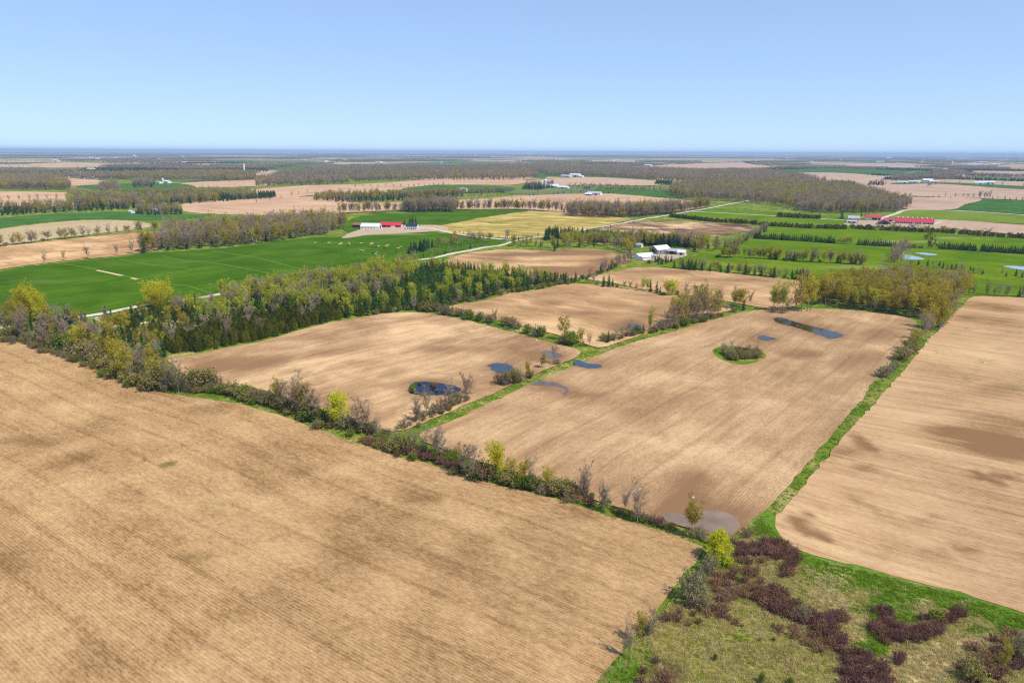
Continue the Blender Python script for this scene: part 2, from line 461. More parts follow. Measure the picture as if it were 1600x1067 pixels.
def sheet(name, px, mat, z=0.0, step=6.0, jit=.35, attrs=None, kind='structure', smooth=True, flat=False, label=None):
    loop = resample([at(*p) for p in px], step, True, smooth)
    if jit:
        loop = loop + np.array([[rnd.gauss(0, jit), rnd.gauss(0, jit)] for _ in loop])
    lo, hi = loop.min(0), loop.max(0)
    gx, gy = np.meshgrid(np.arange(lo[0], hi[0], step), np.arange(lo[1], hi[1], step))
    G = np.stack([gx.ravel(), gy.ravel()], 1)
    G = G + np.random.default_rng(3).uniform(-.25, .25, G.shape) * step
    G = G[inside(G, loop)] if len(G) else G
    V2 = [Vector(p) for p in loop] + [Vector(p) for p in G]
    n = len(loop)
    ed = [(i, (i + 1) % n) for i in range(n)]
    v, e, f, *_ = delaunay_2d_cdt(V2, ed, [], 1, .01)
    v = np.array([(a[0], a[1]) for a in v])
    zz = hgt(v[:, 0], v[:, 1]) + z
    if flat: zz[:] = zz.mean()
    V = np.column_stack([v, zz])
    f = [t if ((v[t[1]][0] - v[t[0]][0]) * (v[t[2]][1] - v[t[0]][1]) - (v[t[1]][1] - v[t[0]][1]) * (v[t[2]][0] - v[t[0]][0])) > 0 else t[::-1] for t in f]
    m = mesh(name, V, f, [mat], smooth=True)
    if attrs:
        wet = np.zeros(len(V))
        if 'damp' in attrs:
            for _k, pq in PONDS_PX:
                R_ = resample([at(*p)[:2] for p in pq], 3.0)
                if R_[:, 0].max() < lo[0] or R_[:, 0].min() > hi[0] or R_[:, 1].max() < lo[1] or R_[:, 1].min() > hi[1]: continue
                dd = np.min(np.hypot(V[:, 0, None] - R_[None, :, 0], V[:, 1, None] - R_[None, :, 1]), axis=1)
                wet = np.maximum(wet, 1.0 * np.exp(-dd / 3.2))
        qx, qy = proj(V[:, 0], V[:, 1], V[:, 2])
        for an, blobs in attrs.items():
            a = np.zeros(len(V))
            for b in blobs:
                if isinstance(b, list): a = np.maximum(a, inside(np.column_stack([qx, qy]), b).astype(float)); continue
                bx, by, rx, ry, val = b[:5]
                an_ = math.radians(b[5]) if len(b) > 5 else 0
                dx, dy = qx - bx, qy - by
                dx, dy = dx * math.cos(an_) + dy * math.sin(an_), -dx * math.sin(an_) + dy * math.cos(an_)
                q = np.sqrt((dx / rx)**2 + (dy / ry)**2)
                a += val * np.clip(1.6 - 1.1 * q, 0, 1)
            if an == 'damp': a = np.maximum(a, wet)
            at_ = m.attributes.new(an, 'FLOAT', 'POINT')
            at_.data.foreach_set('value', a.astype(np.float32))
    return put(name, m, kind, label=label)

def ribbon(name, px, width, mat, z=.12, kind='structure'):
    L = resample([at(*p) for p in px], 8.0, False, True)
    T = np.gradient(L, axis=0)
    T /= np.hypot(T[:, 0], T[:, 1])[:, None]
    N = np.column_stack([-T[:, 1], T[:, 0]])
    V, F = [], []
    for i, (p, n) in enumerate(zip(L, N)):
        for k, (s, dz) in enumerate(((-1, -.25), (-.8, 0.0), (0, .08), (.8, 0.0), (1, -.25))):
            q = p + n * s * (width / 2 + rnd.gauss(0, .12))
            V.append((q[0], q[1], float(hgt(q[0], q[1])) + z + dz))
        if i:
            for k in range(4):
                a = (i - 1) * 5 + k
                F.append((a, a + 1, a + 6, a + 5)[::-1])
    return put(name, mesh(name, V, F, [mat], smooth=True), kind)

# ------------------------------------------------------------------ ground sheet, reaching the horizon
def build_ground():
    ring = list(np.arange(12, 1000, 11.0))
    r = ring[-1]
    while r < 47000:
        r *= 1.05
        ring.append(r)
    seg = 400
    V, F = [(0, 0, float(hgt(0.0, 0.0)) - .4)], []
    th = np.linspace(0, 2 * math.pi, seg, endpoint=False)
    for r in ring:
        x, y = r * np.cos(th), r * np.sin(th)
        z = hgt(x, y) - (.4 if r < 1400 else 1.0)
        V.extend(zip(x, y, z))
    for j in range(seg): F.append((0, 1 + j, 1 + (j + 1) % seg))
    for i in range(len(ring) - 1):
        a, b = 1 + i * seg, 1 + (i + 1) * seg
        for j in range(seg):
            k = (j + 1) % seg
            F.append((a + j, b + j, b + k, a + k))
    put('ground', mesh('ground', V, F, [M['ground']], smooth=True), 'structure')
build_ground()

# ------------------------------------------------------------------ the fields
sheet('stubble_field', [(-260, 500), (-80, 512), (0, 524), (60, 545), (130, 568), (180, 592), (230, 609), (300, 620), (350, 627), (410, 640), (470, 660), (530, 683),
      (600, 705), (660, 722), (720, 741), (790, 760), (850, 773), (910, 792), (960, 808), (1020, 825), (1060, 838), (1098, 852), (1097, 868), (1070, 893), (1040, 935),
      (1005, 980), (965, 1022), (925, 1075), (860, 1190), (300, 1200), (-300, 1200)], M['stubble'], 0, 4.0,
      attrs={'damp': [(258, 725, 9, 4, 1.2), (300, 868, 26, 9, .5), (200, 775, 30, 10, .35), (110, 718, 45, 9, .45, -14), (50, 690, 40, 10, .3), (655, 777, 38, 9, .5, 8),
                      (530, 660, 40, 8, .35, 15), (360, 730, 50, 8, .3, 15), (690, 880, 60, 12, .3, 20), (860, 850, 60, 12, .25, 15), (20, 870, 40, 25, .45), (480, 950, 80, 15, .25, 20),
                      (640, 790, 40, 5, -.4, 10), (700, 770, 20, 6, -.4), (545, 690, 25, 4, .4, 12)],
             'weed': [(258, 725, 8, 4, .8), (300, 872, 18, 7, .35), (330, 790, 20, 6, .2)]})
sheet('tilled_field', [(262, 562), (290, 557), (330, 548), (400, 535), (470, 515), (540, 500), (600, 490), (645, 488), (690, 492), (740, 503), (800, 519), (860, 535),
      (906, 548), (895, 560), (870, 570), (840, 583), (800, 601), (760, 619), (700, 643), (652, 664), (615, 674), (590, 672), (540, 654), (490, 637), (440, 620), (400, 606), (340, 600), (300, 590)],
      M['tilled_a'], 0, 4.0, attrs={'damp': [(680, 607, 55, 17, .8), (783, 575, 30, 13, .6), (860, 555, 35, 9, .7), (350, 570, 80, 10, .5, -8), (480, 555, 90, 7, .45, -12), (600, 590, 40, 8, .4, -20),
      (560, 545, 70, 5, .45, -10), (700, 545, 60, 5, .4), (620, 640, 40, 6, .5, -25), (700, 575, 40, 14, -.7), (560, 600, 45, 12, -.5), (450, 540, 60, 7, -.6, -10), (660, 560, 40, 6, -.5)]})
sheet('tilled_field', [(700, 480), (760, 469), (830, 455), (900, 443), (945, 445), (1000, 452), (1060, 462), (1115, 471), (1148, 481), (1120, 490), (1080, 500), (1040, 512), (1000, 524),
      (960, 537), (935, 543), (905, 533), (850, 517), (800, 505), (740, 492)], M['tilled_c'], 0, 4.5,
      attrs={'damp': [(855, 473, 25, 5, .7), (900, 490, 60, 4, .5), (760, 478, 50, 5, .3), (988, 511, 30, 6, .6), (1000, 480, 70, 6, .4, 8), (900, 500, 50, 6, -.7), (860, 488, 40, 4, -.5), (960, 500, 40, 5, -.4)]})
sheet('tilled_field', [(652, 680), (700, 660), (750, 636), (790, 618), (830, 598), (880, 578), (930, 557), (960, 545), (1010, 529), (1060, 516), (1110, 501), (1150, 490), (1190, 484), (1270, 482),
      (1340, 486), (1400, 493), (1430, 500), (1432, 512), (1418, 535), (1395, 562), (1370, 592), (1340, 632), (1310, 667), (1280, 702), (1250, 737), (1210, 782), (1165, 822), (1135, 842),
      (1100, 832), (1060, 822), (1000, 804), (950, 787), (900, 770), (850, 752), (800, 735), (740, 718), (695, 702)], M['tilled_b'], 0, 4.5,
      attrs={'damp': [(1080, 755, 30, 20, .7), (1070, 790, 30, 16, .8), (1100, 808, 85, 26, .6), (920, 618, 30, 5, .7), (985, 585, 60, 4, .3, -20), (1255, 553, 30, 6, .8), (1380, 520, 40, 12, .5, -20), (1265, 512, 75, 14, .4, 13),
      (1200, 527, 30, 8, .4), (870, 610, 40, 12, .6), (915, 570, 40, 10, .5), (1350, 560, 60, 10, .4, -10), (1110, 487, 40, 4, .6), (1290, 610, 60, 12, .3, -15), (840, 700, 50, 8, .4, -30), (1000, 640, 60, 8, .25, -20),
      (945, 582, 35, 6, -.5), (1060, 570, 80, 5, -.6, -5), (1220, 575, 60, 8, -.6), (1115, 710, 30, 12, -.7), (930, 700, 40, 8, -.4), (850, 620, 30, 7, -.7), (1350, 505, 60, 6, -.5, 4), (1130, 590, 80, 6, -.5), (780, 680, 50, 5, -.4, -25)]})
sheet('pale_field', [(1213, 822), (1214, 806), (1240, 777), (1290, 717), (1340, 657), (1390, 602), (1430, 557), (1470, 512), (1500, 482), (1524, 463), (1560, 463), (1600, 465), (1800, 478), (2100, 700),
      (1950, 1010), (1750, 995), (1600, 957), (1500, 925), (1420, 905), (1340, 884), (1270, 866), (1228, 848)], M['pale_stubble'], 0, 3.0,
      attrs={'damp': [[(1236, 802), (1252, 809), (1272, 820), (1295, 839), (1289, 843), (1264, 841), (1245, 831), (1234, 815)], [(1254, 796), (1268, 802), (1284, 815), (1286, 823), (1270, 813)], (1530, 688, 90, 19, .8, 9), (1590, 704, 70, 18, .6, 9), (1475, 673, 36, 7, .6, 8), (1350, 692, 26, 7, .8, 32), (1320, 705, 30, 8, .4), (1350, 732, 20, 5, .7), (1525, 742, 16, 4, .9, 20),
      (1550, 750, 22, 4, .7, 25), (1570, 742, 22, 4, .8, 10), (1462, 865, 22, 5, .8, 12), (1505, 858, 26, 6, .6, 15), (1440, 818, 22, 6, .5, 10), (1465, 808, 20, 4, .5), (1330, 780, 16, 6, .6, 25), (1375, 800, 30, 6, .5, 30), (1550, 480, 60, 6, .7, 5),
      (1540, 500, 60, 8, .6, 5), (1380, 850, 25, 18, .3), (1560, 610, 40, 10, .4), (1300, 800, 20, 5, .5, 30), (1570, 660, 60, 12, .5, 10), (1338, 826, 42, 26, -.85, 15), (1490, 720, 90, 8, -.3, 8)],
             'weed': [(1509, 595, 4, 1.6, .9), (1519, 592, 14, 2.5, .8), (1524, 577, 4, 14, .5, 18), (1540, 565, 10, 3, .7), (1465, 550, 6, 3, .7), (1440, 587, 6, 4, .5), (1508, 514, 8, 2.5, .6), (1492, 520, 10, 3, .5), (1595, 595, 7, 16, .4), (1375, 818, 7, 5, .6), (1372, 862, 9, 7, .5), (1560, 545, 8, 3, .5), (1500, 612, 3, 16, .5, 18)]})
# verge of grass, green strips and stone-edged headlands
sheet('tilled_field', [(918, 436), (950, 427), (980, 420), (1010, 417), (1080, 422), (1150, 428), (1240, 438), (1272, 443), (1258, 470), (1240, 479), (1200, 481), (1165, 476), (1100, 465), (1050, 458), (990, 449), (955, 441)],
      M['tilled_c'], 0, 6, attrs={'damp': [(1140, 438, 60, 3, .5), (1020, 424, 50, 2, .4)]})
sheet('dark_patched_field', [(692, 408), (740, 394), (800, 390), (870, 391), (930, 390), (985, 406), (965, 416), (930, 427), (880, 438), (830, 434), (760, 423), (700, 416)], M['tilled_c'], 0, 6,
      attrs={'damp': [(900, 395, 50, 4, 1.2), (800, 398, 60, 2.5, .8), (770, 405, 70, 1.5, .5, 5), (900, 425, 60, 7, 1.0), (960, 412, 40, 8, .9), (850, 418, 30, 2, .7), (880, 408, 50, 2, .6)]})
sheet('dark_patched_field', [(936, 357), (990, 346), (1060, 346), (1130, 349), (1190, 356), (1140, 366), (1100, 371), (1060, 372), (1000, 366), (945, 361)], M['peaty'], 0, 8)
sheet('gold_field', [(672, 357), (740, 343), (820, 331), (870, 331), (940, 337), (985, 343), (960, 349), (920, 357), (870, 366), (800, 372), (740, 368), (700, 363)], M['gold'], 0, 8)
sheet('wheat_field', [(-60, 432), (0, 424), (80, 412), (150, 405), (240, 394), (330, 389), (400, 381), (460, 374), (520, 370), (600, 364), (680, 363), (740, 369), (792, 374), (770, 381), (720, 391), (690, 398),
      (640, 408), (520, 430), (400, 451), (340, 460), (250, 475), (140, 494), (60, 500), (-60, 510)], M['wheat'], 0, 8,
      attrs={'straw': [(600, 366, 60, 1, .5), (60, 440, 50, 2, .12)]})
sheet('wheat_field', [(535, 358), (545, 345), (580, 333), (620, 329), (680, 326), (740, 328), (825, 328), (760, 338), (690, 352), (650, 360), (600, 364), (560, 366)], M['wheat'], 0, 10,
      attrs={'straw': [(620, 332, 18, .8, .6), (570, 336, 14, .8, .4)]})
sheet('tilled_field', [(-60, 392), (0, 386), (60, 379), (150, 369), (245, 361), (248, 378), (240, 391), (150, 403), (80, 410), (0, 421), (-60, 430)], M['tilled_c'], 0, 10)
sheet('grey_stubble_field', [(-60, 366), (0, 358), (80, 348), (150, 344), (215, 346), (240, 354), (150, 365), (60, 376), (0, 383), (-60, 390)], M['tan_grey'], 0, 12)
sheet('wheat_field', [(-60, 348), (0, 341), (100, 333), (180, 331), (280, 334), (325, 336), (280, 344), (215, 344), (150, 342), (80, 346), (0, 356), (-60, 364)], M['wheat_far'], 0, 12)
sheet('pasture', [(1035, 416), (1060, 405), (1095, 396), (1130, 382), (1185, 362), (1200, 352), (1120, 345), (1055, 341), (1105, 328), (1200, 330), (1330, 341), (1330, 355), (1465, 364), (1600, 374), (1800, 388),
      (1800, 478), (1600, 463), (1520, 458), (1400, 440), (1275, 440), (1180, 424), (1090, 420)], M['pasture'], -.08, 10,
      attrs={'straw': [(1390, 378, 40, 2.5, .35), (1450, 378, 20, 2, .3), (1340, 418, 60, 3, .3), (1410, 398, 12, 6, .4), (1130, 414, 60, 2, .2), (1480, 372, 20, 2, .3)]})
# marsh at the lower right
def blobs_marsh():
    return {'green': [(1200, 815, 25, 40, 1.2), (1260, 870, 60, 8, 1.0, 20), (1380, 910, 120, 14, .9, 14), (1540, 950, 90, 16, 1.0, 15), (1310, 900, 60, 22, .75), (1400, 950, 60, 26, .8), (1120, 862, 14, 30, .9), (1360, 1010, 25, 25, .9), (1375, 985, 18, 50, .8),
                      (990, 1030, 40, 30, .5), (1060, 920, 18, 40, .45), (1590, 960, 40, 20, .8), (1540, 985, 40, 8, .6), (960, 1065, 40, 30, .55), (1135, 880, 14, 8, 1.2), (1130, 840, 30, 12, .8), (1155, 1000, 30, 8, .4)],
            'straw': [(1300, 905, 45, 26, .55), (1420, 1045, 70, 25, .9), (1480, 1010, 40, 18, .7), (1335, 970, 22, 10, .8), (1335, 995, 22, 8, .7), (1440, 945, 16, 16, .7, 40), (1560, 1000, 50, 14, .6), (1320, 945, 30, 8, .6), (1500, 940, 30, 5, .5), (1290, 935, 30, 8, .6), (1410, 1075, 60, 20, .8), (1205, 845, 15, 6, .5), (1180, 843, 25, 5, .6)],
            'litter': [(1150, 900, 55, 30, .6), (1100, 945, 60, 14, .6), (1230, 960, 90, 14, .7, 30), (1310, 1010, 60, 18, .9, 40), (1200, 865, 45, 12, .8), (1390, 980, 40, 24, .9, 30), (1460, 965, 50, 12, .8, -20), (1550, 1030, 60, 30, .9), (1040, 1050, 40, 22, .8), (1190, 1020, 60, 16, .45), (1280, 1040, 40, 16, .3), (1450, 1075, 40, 20, .3)]}
sheet('marsh_meadow', [(1100, 850), (1112, 862), (1090, 892), (1050, 935), (1010, 985), (960, 1030), (922, 1075), (870, 1170), (1300, 1200), (1800, 1120), (1800, 1000), (1700, 978), (1598, 950), (1498, 918), (1418, 898), (1338, 878), (1268, 860), (1236, 843),
      (1222, 822), (1196, 796), (1160, 822), (1140, 846)], M['marsh'], -.1, 1.8, .2, attrs=blobs_marsh())
sheet('grass_island', [(1114, 550), (1121, 542), (1138, 540), (1160, 543), (1185, 547), (1197, 556), (1182, 566), (1152, 569), (1128, 562)], M['ground'], .12, 3, .2)

# farther fields, each traced on the ground
FAR = [('tan_far', [(-60, 300), (0, 299), (105, 301), (150, 303), (110, 313), (105, 322), (0, 323), (-60, 324)]),
       ('tan_far', [(75, 277), (120, 279), (172, 284), (165, 289), (110, 291), (90, 285)]),
       ('tan_far', [(275, 321), (350, 312), (420, 309), (520, 308), (560, 318), (540, 333), (480, 336), (420, 337), (300, 332)]),
       ('tan_far', [(290, 286), (400, 281), (430, 282), (410, 291), (300, 293)]),
       ('tan_far', [(400, 296), (480, 290), (560, 288), (640, 283), (700, 278), (770, 278), (820, 281), (800, 289), (700, 289), (640, 293), (600, 302), (540, 303), (480, 306), (400, 316), (350, 312), (380, 302)]),
       ('tan_far', [(530, 332), (560, 318), (660, 315), (760, 310), (810, 306), (900, 303), (960, 303), (1050, 311), (1110, 318), (1080, 328), (1000, 334), (900, 335), (825, 327), (740, 327), (640, 327)]),
       ('wheat_far', [(925, 299), (960, 294), (1010, 296), (1060, 301), (1068, 309), (1000, 306), (940, 303)]),
       ('wheat_far', [(918, 276), (960, 274), (1012, 277), (1020, 281), (940, 280)]),
       ('wheat_far', [(834, 268), (862, 268), (850, 279), (833, 278)]),
       ('wheat_far', [(630, 297), (680, 289), (745, 290), (800, 293), (790, 300), (720, 301), (660, 299)]),
       ('green_grey', [(795, 297), (870, 297), (920, 297), (900, 303), (800, 303)]),
       ('tan_pink', [(820, 284), (870, 279), (930, 277), (1030, 283), (1020, 290), (920, 289), (860, 291)]),
       ('green_grey', [(890, 293), (960, 290), (1060, 296), (1040, 300), (960, 293), (910, 298)]),
       ('tan_pink', [(1222, 270), (1300, 270), (1400, 277), (1372, 290), (1330, 288), (1275, 282)]),
       ('tan_pink', [(1350, 293), (1400, 291), (1470, 292), (1600, 297), (1760, 304), (1760, 322), (1600, 313), (1500, 309), (1400, 306), (1360, 306)]),
       ('tan_pink', [(1368, 308), (1440, 308), (1528, 310), (1505, 320), (1488, 327), (1420, 327), (1400, 318)]),
       ('wheat_far', [(1488, 328), (1508, 320), (1531, 311), (1600, 314), (1760, 324), (1760, 345), (1600, 335)]),
       ('olive_field', [(1380, 338), (1400, 332), (1425, 327), (1500, 330), (1600, 337), (1760, 347), (1760, 362), (1600, 350), (1500, 346), (1452, 344)]),
       ('tan_pink', [(1458, 343), (1520, 346), (1600, 352), (1760, 363), (1760, 378), (1600, 367), (1520, 360), (1475, 355)]),
       ('wheat_far', [(1398, 288), (1460, 287), (1600, 296), (1760, 302), (1760, 298), (1600, 291), (1500, 286), (1420, 285)]),
       ('tan_pink', [(1440, 281), (1500, 281), (1600, 284), (1760, 290), (1760, 297), (1600, 291), (1500, 286), (1420, 284)]),
       ('wheat_far', [(1190, 266), (1300, 264), (1460, 268), (1450, 274), (1300, 273), (1200, 269)]),
       ('tan_pink', [(1040, 259), (1100, 255), (1160, 254), (1205, 263), (1130, 266)]),
       ('wheat_far', [(425, 263), (470, 258), (535, 257), (555, 261), (500, 263), (440, 266)]),
       ('wheat_far', [(125, 290), (240, 286), (290, 288), (300, 295), (200, 300), (130, 293)]),
       ('green_grey', [(180, 276), (230, 272), (330, 274), (300, 283), (200, 280)]),
       ('tan_far', [(50, 256), (120, 254), (190, 258), (150, 262), (70, 262)]),
       ('tan_pink', [(1320, 259), (1400, 255), (1480, 259), (1420, 262)]),
       ('tan_pink', [(1500, 268), (1600, 268), (1700, 274), (1600, 277), (1520, 274)]),
       ('green_grey', [(1450, 275), (1600, 278), (1700, 284), (1600, 282), (1480, 279)])]
for mt, pl in FAR:
    ys = sum(p[1] for p in pl) / len(pl)
    sheet('distant_field', pl, M[mt], .1 + .01 * rnd.random(), 14 if ys > 300 else 40, 1.0 if ys > 290 else 3)

# farmyard ground, roads and lanes
sheet('farmyard', [(535, 372), (552, 362), (565, 358), (590, 352), (640, 352), (685, 352), (700, 358), (672, 362), (640, 364), (600, 366), (568, 368)], M['yard'], .1, 5)
sheet('farmyard', [(1318, 350), (1340, 345), (1380, 345), (1460, 348), (1470, 355), (1455, 358), (1400, 355), (1340, 354)], M['yard'], .1, 8)
sheet('farmyard', [(985, 402), (1000, 397), (1050, 398), (1075, 398), (1050, 406), (1010, 408)], M['yard'], .1, 5)
ribbon('gravel_road', [(-80, 523), (60, 505), (140, 493), (340, 460), (650, 406.5), (790, 381), (920, 357.5), (1030, 338.5), (1112, 324.5), (1140, 319), (1200, 308), (1320, 287), (1420, 270), (1460, 262)], 6.2, M['gravel'], .2)
ribbon('gravel_lane', [(150, 496), (162, 501), (172, 507), (176, 513)], 5, M['gravel'], .18)
ribbon('gravel_lane', [(205, 507), (220, 505), (235, 503)], 3.5, M['gravel'], .18)
ribbon('gravel_lane', [(650, 357), (668, 356), (690, 361), (730, 368), (795, 375)], 6, M['gravel'], .22)
ribbon('gravel_lane', [(1070, 330), (1120, 332.5), (1200, 337), (1330, 345)], 5, M['gravel'], .22)
ribbon('gravel_road', [(1372, 343), (1400, 334), (1425, 327.5), (1500, 329.5), (1600, 336), (1760, 347)], 9, M['gravel'], .22)
ribbon('gravel_lane', [(1445, 352), (1460, 350), (1470, 346)], 5, M['gravel'], .22)

M['straw_strip'] = gravel_mat('straw_strip', (.42, .33, .15), (.62, .50, .27))
M['tramline'] = gravel_mat('tramline', (.07, .15, .012), (.12, .20, .03))
for pl in ([(152, 422.5), (172, 426.5), (192, 431)], [(206, 434.5), (215, 437)], [(236, 441), (250, 443)]):
    ribbon('bare_track', pl, 3.0, M['straw_strip'], .16)
for pl in ([(100, 413), (150, 421), (250, 443), (290, 446), (330, 458)], [(255, 400), (310, 409), (400, 423), (460, 434)], [(185, 405), (230, 413), (300, 420)], [(330, 391), (420, 407), (500, 425)]):
    ribbon('tramline', pl, 2.2, M['tramline'], .12)
for px, py, w_ in ((514, 379, 5), (533, 379.5, 4), (531, 381.5, 5), (564, 379.8, 5), (581, 379.4, 5), (579.5, 381.6, 5), (605.5, 382.3, 5), (603.5, 384.6, 6), (625.5, 385.3, 5), (621.5, 387.3, 5), (492, 379, 4)):
    ribbon('feed_strip', [(px - w_ / 2, py + .2), (px + w_ / 2, py - .2)], 3.2, M['straw_strip'], .16)

# ponds
for (k, pl), pw in zip(PONDS_PX, POND_W):
    sheet('pond', pl, M['pond_' + k], .07, 1.5, .4, flat=True)

# ------------------------------------------------------------------ tree and shrub builders
def basis(d):
    d = d / (np.linalg.norm(d) + 1e-9)
    a = np.array([0, 0, 1.0]) if abs(d[2]) < .9 else np.array([1.0, 0, 0])
    u = np.cross(d, a); u /= np.linalg.norm(u)
    return u, np.cross(d, u)

def tube(V, F, pts, rad, n=4):
    b0 = len(V)
    for i, (p, r) in enumerate(zip(pts, rad)):
        d = (pts[min(i + 1, len(pts) - 1)] - pts[max(i - 1, 0)])
        u, v = basis(d)
        for k in range(n):
            a = 2 * math.pi * k / n
            V.append(p + (u * math.cos(a) + v * math.sin(a)) * r)
    for i in range(len(pts) - 1):
        for k in range(n):
            a = b0 + i * n + k; b = b0 + i * n + (k + 1) % n
            F.append((a, b, b + n, a + n))

def leaf(V, F, g, p, s, flat=0.0):
    n = g.normal(size=3); n[2] += flat
    u, v = basis(n)
    a = g.uniform(0, 6.28)
    q = u * math.cos(a) + v * math.sin(a); r = -u * math.sin(a) + v * math.cos(a)
    b = len(V)
    V += [p + q * s * .6, p - q * s * .45 + r * s * .5, p - q * s * .45 - r * s * .5]
    F.append((b, b + 1, b + 2))

def twig(V, F, p, d, wd):
    u, v = basis(d)
    b = len(V)
    V += [p + u * wd, p - u * wd, p + d]
    F.append((b, b + 1, b + 2))

def broadleaf(seed, H, R, base, limbs, leaves, lsize, twigs, shape='round', r0=.22, lean=0.0, twl=1.1, twd=.05):
    g = np.random.default_rng(seed)
    TV, TF, CV, CF = [], [], [], []
    tp = [np.array([0, 0, -.3])]
    x = np.zeros(2)
    for i in range(1, 7):
        x = x + g.normal(0, .022 * H, 2) + lean * np.array([.12 * H / 6, 0])
        tp.append(np.array([x[0], x[1], H * .88 * i / 6]))
    tube(TV, TF, tp, [r0 * (1 - .14 * i) for i in range(7)], 6)
    tips = []
    for k in range(limbs):
        t = base + (.93 - base) * ((k + g.uniform(.1, .9)) / limbs)
        zt = t * 6 / .88 * .88
        i = min(int(t * 6 / 1.0), 5); f = t * 6 - i
        p = tp[i] * (1 - f) + tp[i + 1] * f
        a = k * 2.4 + g.uniform(-.4, .4)
        q = (t - base) / (1 - base)
        if shape == 'round': rr = R * (math.sin(math.pi * min(1, .22 + .70 * q)) * .85 + .22)
        elif shape == 'cone': rr = R * (1.05 - q) * .95 + .25
        elif shape == 'vase': rr = R * (.55 + .55 * q)
        else: rr = R * (.75 + .25 * math.sin(3 * q))
        rr *= g.uniform(.75, 1.15)
        el = {'round': .35 + .75 * q, 'cone': .15 + .5 * q, 'vase': .85 + .35 * q, 'col': .8 + .3 * q}[shape] + g.uniform(-.15, .15)
        d = np.array([math.cos(a) * math.cos(el), math.sin(a) * math.cos(el), math.sin(el)])
        L = rr / max(.45, math.cos(el))
        pts = [p]
        for s in range(1, 5):
            d = d + np.array([0, 0, .10]) + g.normal(0, .12, 3)
            d /= np.linalg.norm(d)
            pts.append(pts[-1] + d * L / 4)
        rb = r0 * .42 * (1 - .5 * t)
        tube(TV, TF, pts, [rb * (1 - .2 * s) for s in range(5)], 3)
        for s in range(1, 5):
            for _ in range(2 if s < 4 else 3):
                dd = (pts[s] - pts[s - 1]); dd = dd / np.linalg.norm(dd)
                dd = dd * .6 + g.normal(0, .55, 3) + np.array([0, 0, .25])
                dd = dd / np.linalg.norm(dd) * R * g.uniform(.25, .5)
                m = pts[s] + dd * .5; e = pts[s] + dd
                twig(TV, TF, pts[s], dd, .045)
                tips += [m, e]
    for p in tips:
        c = p + g.normal(0, .12, 3)
        for _ in range(twigs):
            d = g.normal(0, 1, 3) + np.array([0, 0, .7]) + (c - np.array([0, 0, H * .5])) / H * 1.2
            d = d / np.linalg.norm(d) * g.uniform(.5, 1.0) * twl
            twig(CV, CF, c + g.normal(0, .18, 3), d, twd * g.uniform(.7, 1.2))
        nl = g.poisson(leaves)
        for _ in range(nl):
            leaf(CV, CF, g, c + g.normal(0, R * .13, 3), lsize * g.uniform(.6, 1.3), .4)
    return TV, TF, CV, CF

def conifer(seed, H, R, dens=1.0, base=.06, power=.85, droop=.35):
    g = np.random.default_rng(seed)
    TV, TF, CV, CF = [], [], [], []
    tube(TV, TF, [np.array([0, 0, -.3]), np.array([0, 0, H * .5]), np.array([0, 0, H * .98])], [.2, .12, .02], 5)
    nl = int(26 * dens)
    for i in range(nl):
        q = (i + g.uniform(0, .6)) / nl
        z = H * (base + (1 - base) * q)
        L = R * (1 - q)**power * g.uniform(.85, 1.12) + .18
        nb = 7 if q < .8 else 5
        for k in range(nb):
            a = g.uniform(0, 6.28)
            Lk = L * g.uniform(.7, 1.15)
            d = np.array([math.cos(a), math.sin(a), 0])
            for s in range(4):
                f0, f1 = s / 4 * .9, (s + 1.6) / 4
                p0 = np.array([0, 0, z]) + d * Lk * f0 + np.array([0, 0, -droop * Lk * f0 * f0 * .8])
                p1 = np.array([0, 0, z]) + d * Lk * min(f1, 1.05) + np.array([0, 0, -droop * Lk * f1 * f1 * .8 + g.normal(0, .12)])
                wd = .16 + .26 * Lk * (1 - f0) * .5
                n_ = np.array([-d[1], d[0], 0]) * wd + np.array([0, 0, g.normal(0, .14)])
                b = len(CV)
                CV += [p0 + n_, p0 - n_, p1 + n_ * .1]
                CF.append((b, b + 1, b + 2))
    return TV, TF, CV, CF

def cedar(seed, H, R):
    g = np.random.default_rng(seed)
    TV, TF, CV, CF = [], [], [], []
    tube(TV, TF, [np.array([0, 0, -.3]), np.array([0, 0, H * .9])], [.16, .03], 5)
    for _ in range(950):
        q = g.uniform(0, 1)**.9
        z = H * (.03 + .97 * q)
        rr = R * (math.sin(math.pi * (.30 + .70 * q))**.75 if q < 1 else 0) * g.uniform(.55, 1.08)
        a = g.uniform(0, 6.28)
        rr *= 1 + .16 * math.sin(3 * a + 5 * q + seed)
        p = np.array([math.cos(a) * rr, math.sin(a) * rr, z])
        d = np.array([math.cos(a) * .35, math.sin(a) * .35, .9]) + g.normal(0, .3, 3)
        d = d / np.linalg.norm(d) * g.uniform(.5, .95)
        twig(CV, CF, p - d * .4, d, g.uniform(.14, .26))
    return TV, TF, CV, CF

